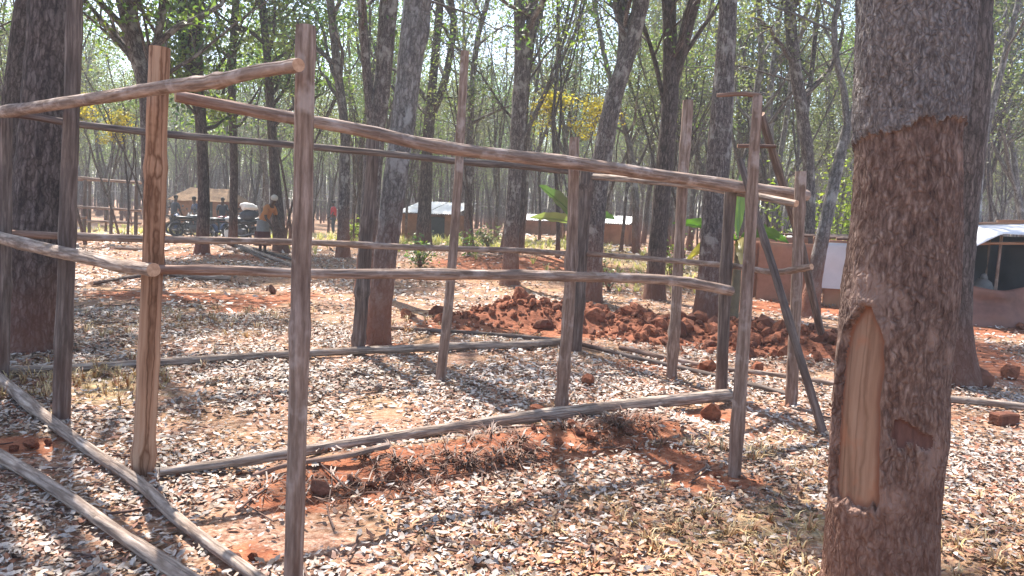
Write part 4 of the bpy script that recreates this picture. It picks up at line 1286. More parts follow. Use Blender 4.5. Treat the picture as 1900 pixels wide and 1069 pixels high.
def hut_small(px0, px1, py_base, depth, wall_h, rise, deep, label, wallm, roofm, rz=0.0, sheets=4, doorway_shade=True, thatch=False):
    a, b = P(px0, py_base, depth), P(px1, py_base, depth)
    cx_ = (a.x + b.x) / 2; wd = b.x - a.x
    root = empty('hut', (cx_, depth + deep / 2, hz(cx_, depth + deep / 2) - 0.03), rz)
    tag(root, label, 'hut')
    t = 0.15
    mb = MB()
    hw, hd = wd / 2 - 0.15, deep / 2
    dw = 0.35 if doorway_shade else 0
    if doorway_shade:
        mb.box((-(hw + dw) / 2 + 0.2, -hd, wall_h / 2), (hw - dw + .4, t, wall_h))
        mb.box(((hw + dw) / 2 + 0.2, -hd, wall_h / 2), (hw - dw - .4, t, wall_h))
    else:
        mb.box((0, -hd, wall_h / 2), (2 * hw, t, wall_h))
    mb.box((0, hd, wall_h / 2), (2 * hw, t, wall_h))
    for s in (-1, 1):
        mb.box((s * (hw - t / 2), 0, wall_h / 2 - .002), (t, deep - t, wall_h))
    mb.build('wall', wallm, root, smooth=False)
    if doorway_shade:
        mb = MB(); mb.box((0.4, -hd + .03, wall_h * .46), (dw * 1.9, 0.04, wall_h * .92)); mb.build('doorway_shade', M_PLAST, root, smooth=False)  # near-black panel filling the open doorway, painted as the shade inside the hut
    eave = wall_h + 0.05
    if thatch:
        mb = MB()
        rgn = np.random.default_rng(3)
        ov = 0.35
        nx_, ny_ = 40, 14
        for s in (-1, 1):
            U, Vv = np.meshgrid(np.linspace(-1, 1, nx_), np.linspace(0, 1, ny_))
            xw = (hw + ov) * (1 - 0.35 * Vv)
            X = U * xw; Yv = s * (hd + ov) * (1 - Vv); Z = eave - .15 + (rise + .15) * Vv
            Z = Z + 0.05 * fnoise(np.stack([X * 3, Yv * 3, Z * 3], -1), 8, 2)
            i2 = np.arange(ny_ - 1)[:, None] * nx_ + np.arange(nx_ - 1)[None, :]
            mb.add(np.stack([X, Yv, Z], -1), quads=np.stack([i2, i2 + 1, i2 + nx_ + 1, i2 + nx_], -1).reshape(-1, 4))
        for s in (-1, 1):
            v = [(s * (hw + ov), -(hd + ov), eave - .15), (s * (hw + ov), (hd + ov), eave - .15), (s * (hw + ov) * .65, 0, eave + rise)]
            mb.add(v, tris=[(0, 1, 2)])
        mb.build('roof', roofm, root)
    else:
        sw = (2 * hw + .4) / sheets
        for k in range(sheets):
            mb = MB()
            x0 = -hw - .2 + k * sw
            corrug(mb, x0, x0 + sw - .01, (-hd - .3, eave + .01 * (k % 2)), (hd + .3, eave + rise + .01 * (k % 2)))
            mb.build('roof_sheet', roofm, root)
    return root
hut_small(322, 424, 440, 39, 1.7, 0.5, 2.2, 'brown mud hut with a tan thatched roof behind the motorcycles', M_MUD_D, M_THATCH, thatch=True, rz=-0.1)
hut_small(748, 862, 450, 32, 1.05, 0.5, 2.2, 'small brown hut with a bright white sheet roof left of the tall middle post', M_MUD_D, M_SHEET, rz=-0.25)
hut_small(962, 1042, 440, 40, 0.75, 0.3, 2.4, 'low hut showing a white sheet roof above the bright grass', M_MUD_D, M_SHEET, doorway_shade=False, rz=-0.3)
hut_small(1118, 1180, 465, 31, 0.85, 0.3, 2.0, 'small red brick hut with white roof right of the far corner post', M_MUD, M_SHEET, doorway_shade=False, rz=-0.3, sheets=3)
hut_small(1400, 1470, 440, 42, 0.9, 0.3, 2.4, 'far low hut with pale roof seen over the mud hut', M_MUD_D, M_SHEET, doorway_shade=False, rz=0.1)

def mud_hut():
    d = 16.4
    a, b, c = P(1402, 556, d), P(1526, 556, d - .4), P(1640, 556, d - .7)
    root = empty('mud_hut', (b.x, d, hz(b.x, d) - 0.03))
    bx, by = b.x, d
    H = 1.3
    def wall(x0, y0, x1, y1, h, nm, mat, th=0.22, z0=0.0, seed=1):
        n, m = 28, 12
        dx, dy = x1 - x0, y1 - y0; L = math.hypot(dx, dy); nx_, ny_ = -dy / L, dx / L
        U, Z = np.meshgrid(np.linspace(0, 1, n), np.linspace(0, 1, m))
        mb = MB()
        lay = []
        for s in (-1, 1):
            wob = 0.035 * fnoise(np.stack([U * L * 1.5, Z * h * 1.5, np.full_like(U, s * 7.0)], -1), seed, 3)
            zz_ = z0 + Z * (h + 0.05 * fnoise(np.stack([U * L * 1.1, np.zeros_like(U), np.zeros_like(U)], -1), seed + 2, 2))
            X = x0 + dx * U + s * nx_ * (th / 2 + wob); Y = y0 + dy * U + s * ny_ * (th / 2 + wob)
            lay.append(np.stack([X, Y, zz_], -1))
        V = np.concatenate([lay[0].reshape(-1, 3), lay[1].reshape(-1, 3)])
        i2 = (np.arange(m - 1)[:, None] * n + np.arange(n - 1)[None, :])
        q0 = np.stack([i2, i2 + 1, i2 + n + 1, i2 + n], -1).reshape(-1, 4)
        q1 = q0[:, ::-1] + n * m
        jt = np.arange(n - 1) + (m - 1) * n
        qt = np.stack([jt, jt + 1, jt + 1 + n * m, jt + n * m], -1)
        ks = np.arange(m - 1) * n
        qa = np.stack([ks, ks + n, ks + n + n * m, ks + n * m], -1); kb = ks + n - 1
        qb = np.stack([kb, kb + n * m, kb + n + n * m, kb + n], -1)
        mb.add(V, quads=np.concatenate([q0, q1, qt, qa, qb]))
        return mb.build(nm, mat, root)
    wall(a.x - bx, 0.0, -0.05, -0.4, H - .05, 'wall', M_MUD, seed=3)
    wall(0.0, -0.4, c.x - bx, -0.75, H, 'wall', M_MUD, seed=4)
    wall(a.x - bx + .1, 2.4, c.x - bx, 2.0, H, 'wall', M_MUD, seed=5)
    wall(a.x - bx, 0.12, a.x - bx + .1, 2.3, H - .1, 'wall', M_MUD, seed=6)
    sheet = wall(-0.28, -0.52, c.x - bx - .1, -0.90, H - .38, 'plastic_sheet', M_TARPW, th=0.015, z0=0.36, seed=7)
    sheet['label'] = 'pale grey plastic sheet hung on the right half of the wall'
    rg = np.random.default_rng(4)
    for k in range(7):
        y = -0.75 + k * 0.5
        p = [(a.x - bx - .2 + rg.random() * .3 + 1.2, y, H + 0.06 + .02 * rg.random()), (c.x - bx + .3, y - .25, H + .1 + .03 * rg.random())]
        path, rad = pole_mesh(p, .03, .022, 200 + k, n=12, knots=1)
        mb = MB(); mb.tube(path, rad, sides=7, capmat=1); mb.build('roof_pole', [M_POLE_D, M_END], root)
    tag(root, 'low orange mud walled hut with a pale sheet behind the leaning poles', 'hut')
mud_hut()

def drape(mb, x0, x1, y, z0, z1, seed, n=46, m=14, amp=0.07, sag=0.1):
    U, Vv = np.meshgrid(np.linspace(0, 1, n), np.linspace(0, 1, m))
    X = x0 + (x1 - x0) * U
    Z = z0 + (z1 - z0) * Vv - sag * np.abs(np.sin(U * math.pi * 2.3)) * Vv
    Y = y + amp * np.sin(U * 19 + 2 * Vv + seed) * (0.4 + 0.6 * Vv) + amp * 1.3 * fnoise(np.stack([U * 5, Vv * 3, np.full_like(U, seed)], -1), seed, 2) - 0.22 * (1 - Vv) ** 2
    i2 = np.arange(m - 1)[:, None] * n + np.arange(n - 1)[None, :]
    mb.add(np.stack([X, Y, Z], -1), quads=np.stack([i2, i2 + 1, i2 + n + 1, i2 + n], -1).reshape(-1, 4))

def shelter():
    d = 13.3
    a = P(1780, 605, d); e = P(2090, 605, d)
    x0, x1 = 0.0, e.x - a.x
    root = empty('tarpaulin_shelter', (a.x, d, hz(a.x, d)))
    def zt(px, py): return P(px, py, d).z - root.location.z
    zlow = zt(1800, 532)
    mb = MB(); drape(mb, x0 + .02, x1, 0, -0.03, zlow + .06, 5); o = mb.build('front_cloth', M_TARPR, root)
    o.modifiers.new('thick', 'SOLIDIFY').thickness = 0.008
    zr = zt(1850, 437)
    mb = MB(); drape(mb, x0 + .05, x1, 2.0, 0, zr, 6, sag=0.02); o = mb.build('back_sheet', M_TARPB, root); o.modifiers.new('thick', 'SOLIDIFY').thickness = 0.006
    for side_x, seed in ((x0 + .06, 7), (x1, 8)):
        mb = MB(); drape(mb, 0, 1.9, 0, 0, zr - .08, seed, sag=0.02); o = mb.build('side_sheet', M_TARPB, root)
        o.rotation_euler.z = math.pi / 2; o.location = (side_x, 0.1, 0); o.modifiers.new('thick', 'SOLIDIFY').thickness = 0.006
    # roof: sheet over the top with a folded down left corner
    n, m = 40, 16
    U, Vv = np.meshgrid(np.linspace(0, 1, n), np.linspace(0, 1, m))
    X = x0 - .12 + (x1 - x0 + .2) * U; Y = -0.28 + 2.5 * Vv
    Z = zr + 0.02 + 0.3 * np.sin(math.pi * np.clip(Vv, 0, 1)) * 0.55 + 0.03 * fnoise(np.stack([X * 2.2, Y * 2.2, X * 0], -1), 9, 2) + 0.06 * U
    Z = Z - 0.26 * np.clip(1 - U / 0.17, 0, 1)
    mb = MB(); i2 = np.arange(m - 1)[:, None] * n + np.arange(n - 1)[None, :]
    mb.add(np.stack([X, Y, Z], -1), quads=np.stack([i2, i2 + 1, i2 + n + 1, i2 + n], -1).reshape(-1, 4))
    o = mb.build('roof_sheet', M_TARPW, root); o.modifiers.new('thick', 'SOLIDIFY').thickness = 0.008
    k = 0
    for (x, y, h) in ((0.12, .02, zr - .1), (0.62, .12, zr), (1.7, .05, zr), (2.7, .05, zr + .05), (0.12, 1.9, zr), (1.5, 1.9, zr), (2.8, 1.9, zr)):
        path, rad = pole_mesh([(x, y, -.1), (x + .02, y, h)], .03, .025, 400 + k, n=12, knots=1); k += 1
        mb = MB(); mb.tube(path, rad, sides=8, capmat=1); mb.build('post', [M_POLE, M_END], root)
    for p0, p1 in (((-.2, -.05, zr - .17), (x1, -.05, zr - .02)), ((.4, -.1, zr + .24), (x1 + .2, .3, zr + .33)), ((-.05, .5, zr + .16), (x1, .9, zr + .33))):
        path, rad = pole_mesh([p0, p1], .025, .022, 420 + k, n=14, knots=2); k += 1
        mb = MB(); mb.tube(path, rad, sides=8, capmat=1); mb.build('roof_pole', [M_POLE_O, M_END], root)
    tag(root, 'low shelter of poles and black sheets with brown cloth front at the right edge', 'shelter')
    b = root.location
    mb = MB(); mb.ellipsoid((0, 0, .2), (.2, .17, .21), rough=.25, seed=3)
    mb.ellipsoid((.02, 0, .44), (.06, .06, .08), rough=.2, seed=4)
    tag(mb.build('grey_sack', M_GCLOTH, loc=(b.x + .62, b.y + .5, b.z + .34)), 'tied grey sack on a block inside the dark shelter', 'sack')
    mb = MB(); mb.box((0, 0, .17), (.5, .36, .36), bevel=.02)
    tag(mb.build('mud_block', M_CLOD_D, loc=(b.x + .6, b.y + .5, b.z - .005), smooth=False), 'dark block carrying the sack inside the shelter', 'block')
shelter()

# ------------------------------------------------------------------ far pole frame at the left, stacked poles
def far_frame():
    d = 30.0
    root = empty('small_hut_frame', (P(200, 430, d).x, d, hz(P(200, 430, d).x, d)))
    L = Vector(root.location)
    s = 500
    for x, dd, ytop in ((156, d, 330), (205, d, 384), (251, d, 345), (165, d + 2.2, 335), (252, d + 2.2, 340), (112, d, 335)):
        p = P(x, 400, dd); z = hz(p.x, dd)
        t = P(x + 2, ytop, dd)
        path, rad = pole_mesh([(p.x - L.x, dd - L.y, z - .1 - L.z), (t.x - L.x, dd - L.y, t.z - L.z)], .07, .06, s, n=10, knots=1); s += 1
        mb = MB(); mb.tube(path, rad, sides=8, capmat=1); mb.build('post', [M_POLE_D, M_END], root)
    for (xa, ya, xb, yb, dd) in ((105, 326, 262, 340, d - .1), (140, 333, 260, 338, d + 2.1), (105, 382, 262, 391, d - .1), (140, 409, 262, 415, d + 2.1), (105, 402, 160, 404, d - .1)):
        a, b = P(xa, ya, dd), P(xb, yb, dd)
        path, rad = pole_mesh([a - L, b - L], .055, .05, s, n=14, knots=2); s += 1
        mb = MB(); mb.tube(path, rad, sides=8, capmat=1); mb.build('rail', [M_POLE, M_END], root)
    tag(root, 'smaller pole frame far off between the thick left trunk and the orange post', 'hut frame')
far_frame()
GP = 'poles lying in a loose bundle beyond the frame'
for k, (pa, pb, w) in enumerate([((436, 456), (545, 497), 6), ((452, 458), (560, 490), 5), ((330, 424), (442, 470), 6), ((352, 428), (470, 466), 5), ((300, 418), (400, 446), 5), ((200, 463), (300, 466), 5), ((370, 424), (420, 455), 4), ((395, 438), (500, 488), 5)]):
    log([pa, ((pa[0] + pb[0]) / 2, (pa[1] + pb[1]) / 2 + 1), pb], w, w, [M_POLE_G, M_POLE_D, M_POLE][k % 3], 600 + k, 'thin pole lying in the loose bundle near the motorcycles', n=14, group=GP)
log([(170, 532), (240, 520), (300, 512)], 7, 7, M_POLE_D, 620, 'short dark pole on the red ground beside the orange post', n=14)
log([(300, 510), (360, 519), (430, 523)], 10, 9, M_POLE_G, 621, 'short pale pole lying behind the mid rail right of the orange post', n=14)

# ------------------------------------------------------------------ banana plants, shrubs
def banana(loc, leaves, stem_h, label, seed):
    root = empty('banana_plant', loc)
    rng = np.random.default_rng(seed)
    mb = MB()
    zz = np.linspace(-.05, stem_h, 12)
    path = np.stack([0.03 * np.sin(zz * 2), 0 * zz, zz], -1)
    mb.tube(path, np.linspace(.1, .05, 12), sides=10, rough=.06, seed=seed)
    mb.build('stem', M_BANSTEM, root)
    for (az, el, L, W_, droop, col) in leaves:
        n = 16
        t = np.linspace(0, 1, n)
        d = np.array([math.cos(az), math.sin(az), 0])
        sp_ = np.array([0, 0, stem_h - .02])[None] + d[None] * (t * L * math.cos(el))[:, None] + np.array([0, 0, 1])[None] * (t * L * math.sin(el) - droop * t ** 2 * L)[:, None]
        side = np.array([-d[1] * .7, d[0] * .7, 0.7 if d[0] < 0 else -0.7])
        w = W_ * np.sin(np.clip((t - .12) / .88, 0, 1) ** .6 * math.pi) ** .7 * (t > .1) + .012
        rag = 1 + 0.12 * rng.normal(size=n)
        lft = sp_ + side * (w * rag)[:, None] + np.array([0, 0, 1]) * (w * .35)[:, None]
        rgt = sp_ - side * (w * (1 + 0.12 * rng.normal(size=n)))[:, None] + np.array([0, 0, 1]) * (w * .35)[:, None]
        v = np.concatenate([lft, sp_, rgt])
        j = np.arange(n - 1)
        q = np.concatenate([np.stack([j, j + 1, n + j + 1, n + j], -1), np.stack([n + j, n + j + 1, 2 * n + j + 1, 2 * n + j], -1)])
        mb = MB(); mb.add(v, quads=q, col=np.array(col)[None] * (0.85 + 0.3 * rng.random((3 * n, 1))))
        mb.tube(sp_ - np.array([0, 0, .008]), np.linspace(.016, .004, n), sides=5, caps=(False, False))
        mb.C[-1] = np.repeat([np.array(col) * 1.2], len(mb.C[-1]), 0)
        mb.build('leaf', M_BANANA, root)
    tag(root, label, 'banana plant')
M_BANSTEM = simple('banana_stem', (0.16, 0.12, 0.07), 0.7, var=0.35, scale=6)
DG, BG, YG = (0.045, 0.1, 0.03), (0.09, 0.2, 0.03), (0.4, 0.34, 0.07)
p = P(1076, 540, 15.4)
banana((p.x, 15.4, hz(p.x, 15.4)), [(math.pi + .3, .75, 1.3, .16, .12, DG), (math.pi - .2, .25, 1.1, .13, .15, (0.16, 0.2, 0.07)), (1.6, 1.1, 1.2, .14, .2, BG), (0.5, .6, .9, .12, .4, DG), (4.3, .4, .7, .1, .5, YG)], 1.45, 'banana plant mostly hidden behind the far right corner post', 5)
p = P(1362, 540, 13.2)
banana((p.x, 13.2, hz(p.x, 13.2)), [(math.pi + .1, .42, 1.25, .13, .22, BG), (0.05, .5, 1.0, .14, .5, (0.07, 0.16, 0.03)), (1.4, 1.35, 1.2, .12, .05, (0.2, 0.32, 0.05)), (math.pi - .4, .15, .95, .13, .75, YG), (3.6, .3, .6, .09, .6, (0.12, 0.2, 0.03)), (5.6, .55, .8, .1, .5, BG), (4.6, -.1, .6, .1, .6, (0.3, 0.24, 0.06))], 1.35, 'banana plant with bright leaves behind the stout mottled trunk', 6)

def shrub(px, d, h, spread, nst, pal, label, seed, lsize=0.09, nl=18, group=None):
    p = P(px[0], px[1], d)
    loc = Vector((p.x, d, hz(p.x, d)))
    rng = np.random.default_rng(seed)
    wood, crown = MB(), MB()
    C, K = [], []
    for s in range(nst):
        az = rng.random() * 6.28; hh_ = h * (0.6 + 0.5 * rng.random())
        tip = np.array([math.cos(az) * spread * rng.random(), math.sin(az) * spread * rng.random(), hh_])
        pts = np.array([[0, 0, -.03], tip * np.array([.35, .35, .5]) + rng.normal(size=3) * .04, tip])
        wood.tube(spline(pts, 7), np.linspace(.014, .004, 7), sides=5, caps=(False, False))
        for q in spline(pts, 7)[2:]:
            m = max(2, nl // 5)
            C.append(q + rng.normal(size=(m, 3)) * .11 * max(1, h)); K.append(np.array(pal[int(rng.integers(len(pal)))])[None] * (.8 + .4 * rng.random((m, 1))))
    leaf_quads(crown, np.concatenate(C), lsize, rng, np.concatenate(K))
    root = empty('shrub', loc)
    wood.build('stem', M_BARK2, root); crown.build('foliage', M_LEAF, root)
    tag(root, label, 'shrub', group)
shrub((778, 495), 19, .65, .6, 14, GREEN, 'low green shrub right of the leaning pale trunk', 1, .1, 24)
shrub((868, 485), 21, .5, .4, 9, GREEN, 'small green shrub behind the tall middle post', 2, .1, 20)
shrub((905, 455), 24, .6, .6, 12, OLIVE, 'olive shrub on the bright grassy rise', 3, .12, 22)
shrub((1244, 520), 17.5, 1.0, .4, 8, LIME, 'small lime green shrub left of the stout mottled trunk', 4, .1, 16)
shrub((1540, 500), 19.5, 3.0, .8, 12, LIME, 'tall lime green bush rising behind the mud hut', 5, .13, 50)
shrub((1580, 500), 20, 2.8, .7, 10, LIME, 'lime green bush behind the mud hut next to the big tree', 6, .13, 50)
shrub((1440, 510), 19, 2.7, .4, 7, LIME, 'thin lime green bush behind the left end of the mud hut', 7, .13, 34)
shrub((1130, 545), 16.5, .6, .5, 9, OLIVE, 'small olive shrub at the foot of the right leaning forked tree', 8, .09, 16)
shrub((645, 445), 30, .8, .7, 10, LIME, 'yellow green shrub near the red-shirted person', 9, .14, 20)
shrub((690, 448), 29, .8, .7, 10, LIME, 'yellow green shrub behind the dark middle post', 10, .14, 20)

# ------------------------------------------------------------------ motorcycles
def motorbike(name, tankm):
    r = empty(name)
    def part(nm, mb, mat, par=r, smooth=True): return mb.build(nm, mat, par, smooth)
    for x in (-.62, .64):
        mb = MB(); mb.torus((x, 0, .3), .255, .05); w = part('wheel', mb, M_RUBBER)
        mb = MB(); mb.torus((x, 0, .3), .2, .014, nv=6); mb.tube([(x, -.07, .3), (x, .07, .3)], [.04, .04], 8)
        for k in range(10):
            a = k * math.pi / 5
            mb.tube([(x, 0, .3), (x + .2 * math.cos(a), 0, .3 + .2 * math.sin(a))], [.005, .005], 4, caps=(False, False))
        part('rim', mb, M_METAL, w)
    mb = MB()
    mb.tube(spline([(.42, 0, .9), (.1, 0, .72), (-.3, 0, .68), (-.75, 0, .74)], 10), [.022] * 10, 8)
    mb.tube(spline([(.42, 0, .88), (.34, 0, .5), (.2, 0, .28), (-.2, 0, .28), (-.3, 0, .66)], 12), [.02] * 12, 8)
    for s in (-1, 1):
        mb.tube([(-.15, s * .06, .3), (-.62, s * .09, .3)], [.02, .02], 6)
        mb.tube([(-.62, s * .1, .31), (-.5, s * .11, .68)], [.024, .02], 6)
    part('frame', mb, M_PLAST)
    mb = MB(); mb.box((.05, 0, .38), (.34, .2, .24), bevel=.03); mb.ellipsoid((.17, 0, .53), (.09, .09, .13), 10, 7); part('engine', mb, M_METAL)
    mb = MB(); mb.ellipsoid((.2, 0, .82), (.27, .14, .13)); part('fuel_tank', mb, tankm)
    mb = MB(); mb.box((-.36, 0, .8), (.72, .25, .11), Matrix.Rotation(0.05, 3, 'Y'), bevel=.035); part('seat', mb, M_PLAST)
    mb = MB()
    for s in (-1, 1):
        mb.tube([(.64, s * .08, .3), (.42, s * .08, 1.0)], [.022, .02], 8)
    mb.tube([(.43, -.1, .98), (.43, .1, .98)], [.02, .02], 6); part('fork', mb, M_METAL)
    mb = MB(); mb.tube(spline([(.28, -.37, 1.06), (.36, -.2, 1.09), (.42, 0, 1.02), (.36, .2, 1.09), (.28, .37, 1.06)], 16), [.013] * 16, 6)
    for s in (-1, 1):
        mb.tube([(.36, s * .2, 1.07), (.38, s * .26, 1.22)], [.005, .005], 5); mb.ellipsoid((.38, s * .28, 1.25), (.015, .06, .04), 8, 6)
    part('handlebar', mb, M_PLAST)
    mb = MB(); mb.ellipsoid((.53, 0, .9), (.09, .1, .1)); part('headlight', mb, M_METAL)
    for (x, a0, a1) in ((.64, .5, 2.2), (-.62, .9, 3.0)):
        mb = MB(); aa = np.linspace(a0, a1, 10)
        for y0, y1 in ((-.07, .07),):
            v = np.concatenate([np.stack([x + .33 * np.cos(aa), np.full(10, y), .3 + .33 * np.sin(aa)], -1) for y in (y0, 0, y1)])
            v[10:20] += np.stack([np.cos(aa), 0 * aa, np.sin(aa)], -1) * .02
            j = np.arange(9); mb.add(v, quads=np.concatenate([np.stack([j, j + 1, j + 11, j + 10], -1), np.stack([j + 10, j + 11, j + 21, j + 20], -1)]))
        part('mudguard', mb, tankm)
    mb = MB(); mb.tube(spline([(.2, .12, .42), (.15, .15, .24), (-.2, .16, .26), (-.8, .17, .36)], 12), np.linspace(.02, .04, 12), 8); part('exhaust', mb, M_METAL)
    mb = MB(); mb.box((-.78, 0, .86), (.26, .26, .025)); mb.tube([(-.66, 0, .72), (-.8, 0, .85)], [.015, .015], 5); part('rack', mb, M_PLAST)
    mb = MB(); mb.tube([(-.05, -.1, .3), (-.1, -.28, .0)], [.014, .014], 5); part('side_stand', mb, M_PLAST)
    return r
BK = [(332, 33.5, 1.9, M_PAINT_B, 'dark blue motorcycle leftmost of the parked row, beside the orange post'),
      (358, 32.5, 0.5, M_PLAST, 'black motorcycle second from the left of the parked row'),
      (388, 32.0, 2.3, M_PAINT_B, 'dark blue motorcycle in the middle of the parked row'),
      (418, 33.2, 0.2, M_PAINT_W, 'motorcycle with white tank right of the middle of the parked row'),
      (452, 31.0, 2.7, M_PLAST, 'black motorcycle loaded with a dark bag and a white sack'),
      (474, 33.0, 0.9, M_PLAST, 'black motorcycle rightmost of the parked row'),
      (345, 34.6, 0.1, M_PLAST, 'black motorcycle in the second row behind the leftmost blue one'),
      (372, 34.8, 2.9, M_PLAST, 'black motorcycle in the second row behind the middle blue one'),
      (404, 34.6, 0.4, M_PAINT_R, 'dark red motorcycle in the second row of the parked motorcycles'),
      (440, 34.4, 1.2, M_PAINT_B, 'dark blue motorcycle in the second row behind the loaded one')]
bikes = []
for px, d, rz, mt, lb in BK:
    p = P(px, 430, d)
    b = motorbike('motorcycle', mt) 
    b.location = (p.x, d, hz(p.x, d)); b.rotation_euler = (math.radians(-7), 0, rz)
    tag(b, lb, 'motorcycle', 'motorcycles parked beyond the clearing')
    bikes.append(b)
bl = bikes[4].location
mb = MB(); mb.ellipsoid((0, 0, .2), (.36, .27, .22), rough=.45, seed=2, nu=20, nv=14)
tag(mb.build('dark_bag', M_SACKD, loc=(bl.x + .25, bl.y - .12, bl.z + .84)), 'dark bag strapped on the loaded motorcycle under the white sack', 'bag')
mb = MB(); mb.ellipsoid((0, 0, .16), (.34, .24, .17), rough=.45, seed=6, nu=20, nv=14)
tag(mb.build('white_sack', M_SACK, loc=(bl.x + .22, bl.y - .12, bl.z + 1.22)), 'white sack on top of the load of the motorcycle', 'sack')
p = P(424, 440, 31.4)
mb = MB(); mb.ellipsoid((0, 0, .3), (.16, .14, .34), rough=.2, seed=8)
tag(mb.build('white_sack', M_SACK, loc=(p.x, 31.4, hz(p.x, 31.4) - .02)), 'upright white sack standing on the ground before the motorcycles', 'sack')

# ------------------------------------------------------------------ people
def skin_fig(name, verts, edges, radii, mat, parent=None, root_i=0, sub=2):
    me = bpy.data.meshes.new(name)
    me.from_pydata([tuple(v) for v in verts], edges, [])
    o = bpy.data.objects.new(name, me); COL.objects.link(o)
    if parent is not None: o.parent = parent
    md = o.modifiers.new('skin', 'SKIN')
    md.use_smooth_shade = True
    if not me.skin_vertices: me.skin_vertices.new()
    for i, sv in enumerate(me.skin_vertices[0].data):
        r = radii[i]
        sv.radius = r if isinstance(r, tuple) else (r, r)
        sv.use_root = (i == root_i)
    o.modifiers.new('sub', 'SUBSURF').levels = sub
    o.modifiers['sub'].render_levels = sub
    me.materials.append(mat)
    return o

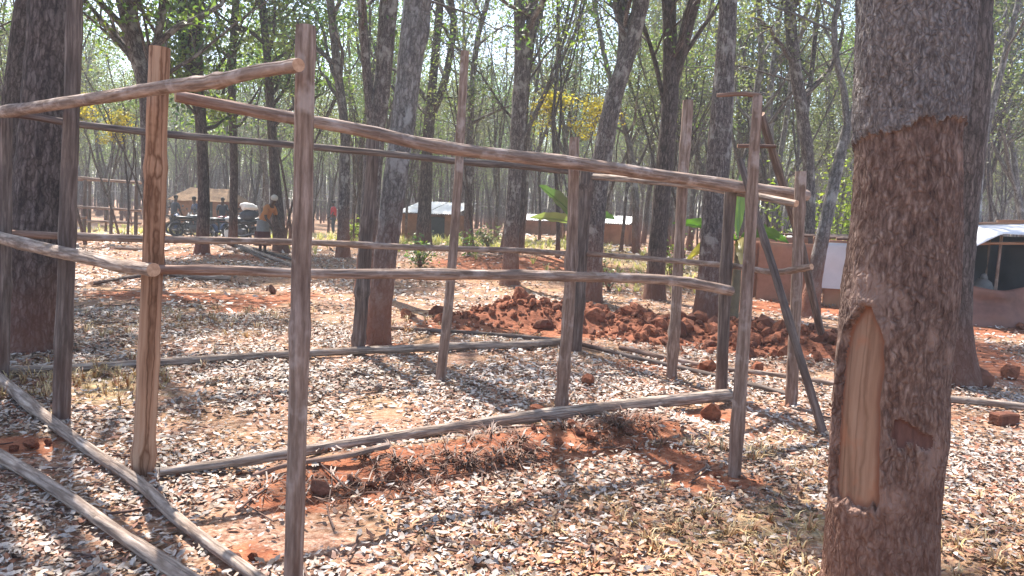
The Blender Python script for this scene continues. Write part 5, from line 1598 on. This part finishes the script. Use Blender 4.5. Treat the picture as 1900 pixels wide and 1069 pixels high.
def person(loc, rz, label, topm, lowm, stoop=0.0, skirt=False, cap=None, lowm2=None):
    root = empty('person', loc, rz)
    c, s = math.cos(stoop), math.sin(stoop)
    def up(x, y, z):                 # tilt everything above the hips forward (local +X is forward)
        dz = z - .92
        return (x * c + dz * s, y, .92 - x * s + dz * c)
    V = [up(0, 0, .92), up(0, 0, 1.1), up(0, 0, 1.3), up(0, 0, 1.42), up(.02, 0, 1.5),
         up(.03, 0, 1.6), up(.04, 0, 1.7)]
    E = [(0, 1), (1, 2), (2, 3), (3, 4), (4, 5), (5, 6)]
    R = [(.13, .1), (.12, .095), (.14, .1), (.1, .075), .05, (.078, .09), (.062, .072)]
    for sd in (-1, 1):
        b = len(V)
        V += [(0, sd * .09, .86), (.02, sd * .1, .48), (-.01, sd * .1, .09), (.13, sd * .11, .035)]
        E += [(0, b), (b, b + 1), (b + 1, b + 2), (b + 2, b + 3)]
        R += [.085, .058, .042, .035]
        a = len(V)
        sh = up(0, sd * .18, 1.38)
        el = (sh[0] + .06, sd * .24, sh[2] - .28); wr = (el[0] + .16, sd * .2, el[2] - .2); ha = (wr[0] + .06, sd * .19, wr[2] - .06)
        V += [sh, el, wr, ha]
        E += [(3, a), (a, a + 1), (a + 1, a + 2), (a + 2, a + 3)]
        R += [.052, .04, .03, .032]
        for f in range(5):
            k = len(V)
            off = (f - 2) * .014
            V += [(ha[0] + .045, ha[1] + off, ha[2] - .05 + (.01 if f in (0, 4) else 0)), (ha[0] + .055, ha[1] + off, ha[2] - .085)]
            E += [(a + 3, k), (k, k + 1)]; R += [.009, .008]
    skin_fig('body', V, E, R, M_SKIN, root)
    tv = [up(0, 0, .88), up(0, 0, 1.1), up(0, 0, 1.3), up(0, 0, 1.43)]
    te = [(0, 1), (1, 2), (2, 3)]; tr = [(.17, .135), (.155, .125), (.17, .125), (.085, .085)]
    for sd in (-1, 1):
        a = len(tv); sh = up(0, sd * .18, 1.38)
        tv += [sh, (sh[0] + .05, sd * .235, sh[2] - .22)]; te += [(3, a), (a, a + 1)]; tr += [.075, .062]
    skin_fig('shirt', tv, te, tr, topm, root)
    if skirt:
        mb = MB(); zz = np.linspace(.98, .3, 12)
        th = np.linspace(0, 2 * math.pi, 24, endpoint=False)
        rr = np.linspace(.165, .24, 12)[:, None] * (1 + .06 * np.sin(th * 7)[None] * np.linspace(0, 1, 12)[:, None])
        v = np.stack([rr * np.cos(th) * .85, rr * np.sin(th), np.repeat(zz[:, None], 24, 1)], -1)
        k = np.arange(11)[:, None] * 24; j = np.arange(24)[None]; j2 = (j + 1) % 24
        q = np.stack([k + j, k + 24 + j, k + 24 + j2, k + j2], -1)
        mb.add(v, quads=q.reshape(-1, 4)); o = mb.build('skirt', lowm, root)
        o.modifiers.new('thick', 'SOLIDIFY').thickness = .008
        if lowm2 is not None:
            zz2 = np.linspace(.66, .26, 8); rr2 = np.linspace(.222, .262, 8)[:, None] * (1 + .06 * np.sin(th * 7)[None])
            v = np.stack([rr2 * np.cos(th) * .85, rr2 * np.sin(th), np.repeat(zz2[:, None], 24, 1)], -1)
            k = np.arange(7)[:, None] * 24; q = np.stack([k + j, k + 24 + j, k + 24 + j2, k + j2], -1)
            mb = MB(); mb.add(v, quads=q.reshape(-1, 4)); mb.build('wrap_cloth', lowm2, root)
    else:
        pv = [(0, 0, .95)]; pe = []; pr = [(.15, .12)]
        for sd in (-1, 1):
            b = len(pv); pv += [(0, sd * .09, .84), (.02, sd * .1, .48), (-.01, sd * .1, .12)]; pe += [(0, b), (b, b + 1), (b + 1, b + 2)]; pr += [.105, .08, .066]
        skin_fig('trousers', pv, pe, pr, lowm, root)
    h = up(.025, 0, 1.68)
    mb = MB(); mb.ellipsoid((h[0] - .01, 0, h[2] + .02), (.105, .088, .095)); mb.build('hair' if cap is None else 'cap', cap or M_HAIR, root)
    hf = up(.115, 0, 1.62)
    mb = MB(); mb.ellipsoid((hf[0], 0, hf[2]), (.02, .014, .025), 8, 6); mb.build('nose', M_SKIN, root)
    tag(root, label, 'person')
g = G(487, 473)
person(g, math.radians(-20), 'person in an orange brown top and dark skirt stooping beside a trunk', M_OSHIRT, M_GCLOTH, stoop=0.5, skirt=True, cap=M_CAP, lowm2=M_DCLOTH)
for px_, d_, rz_, tm_, lb_ in ((322, 34.2, 1.2, M_SACKD, 'person in dark clothes standing at the left end of the parked motorcycles'),
                              (365, 35.4, 4.0, M_PAINT_B, 'person in a dark blue top standing behind the middle of the parked motorcycles'),
                              (412, 35.2, 5.2, M_SACKD, 'person in dark clothes standing behind the white tanked motorcycle')):
    p = P(px_, 440, d_)
    person((p.x, d_, hz(p.x, d_)), rz_, lb_, tm_, M_SACKD, stoop=0.15)
p = P(618, 440, 40)
person((p.x, 40, hz(p.x, 40)), math.radians(200), 'far person in a red shirt seen between the trunks', M_RSHIRT, M_SACKD)

# ------------------------------------------------------------------ dusty air
mb = MB()
mb.box((0, 85, 7.5), (460, 230, 19))
m = bpy.data.materials.new('dusty_air'); m.use_nodes = True
nt = m.node_tree
nt.nodes.remove(nt.nodes['Principled BSDF'])
pv = nt.nodes.new('ShaderNodeVolumePrincipled')
pv.inputs['Color'].default_value = (0.92, 0.94, 0.97, 1)
pv.inputs['Density'].default_value = 0.002
pv.inputs['Anisotropy'].default_value = 0.3
nt.links.new(pv.outputs[0], nt.nodes['Material Output'].inputs['Volume'])
hz_o = mb.build('haze', m, smooth=False)
tag(hz_o, 'thin dusty air over the woodland', 'haze', kind='stuff')
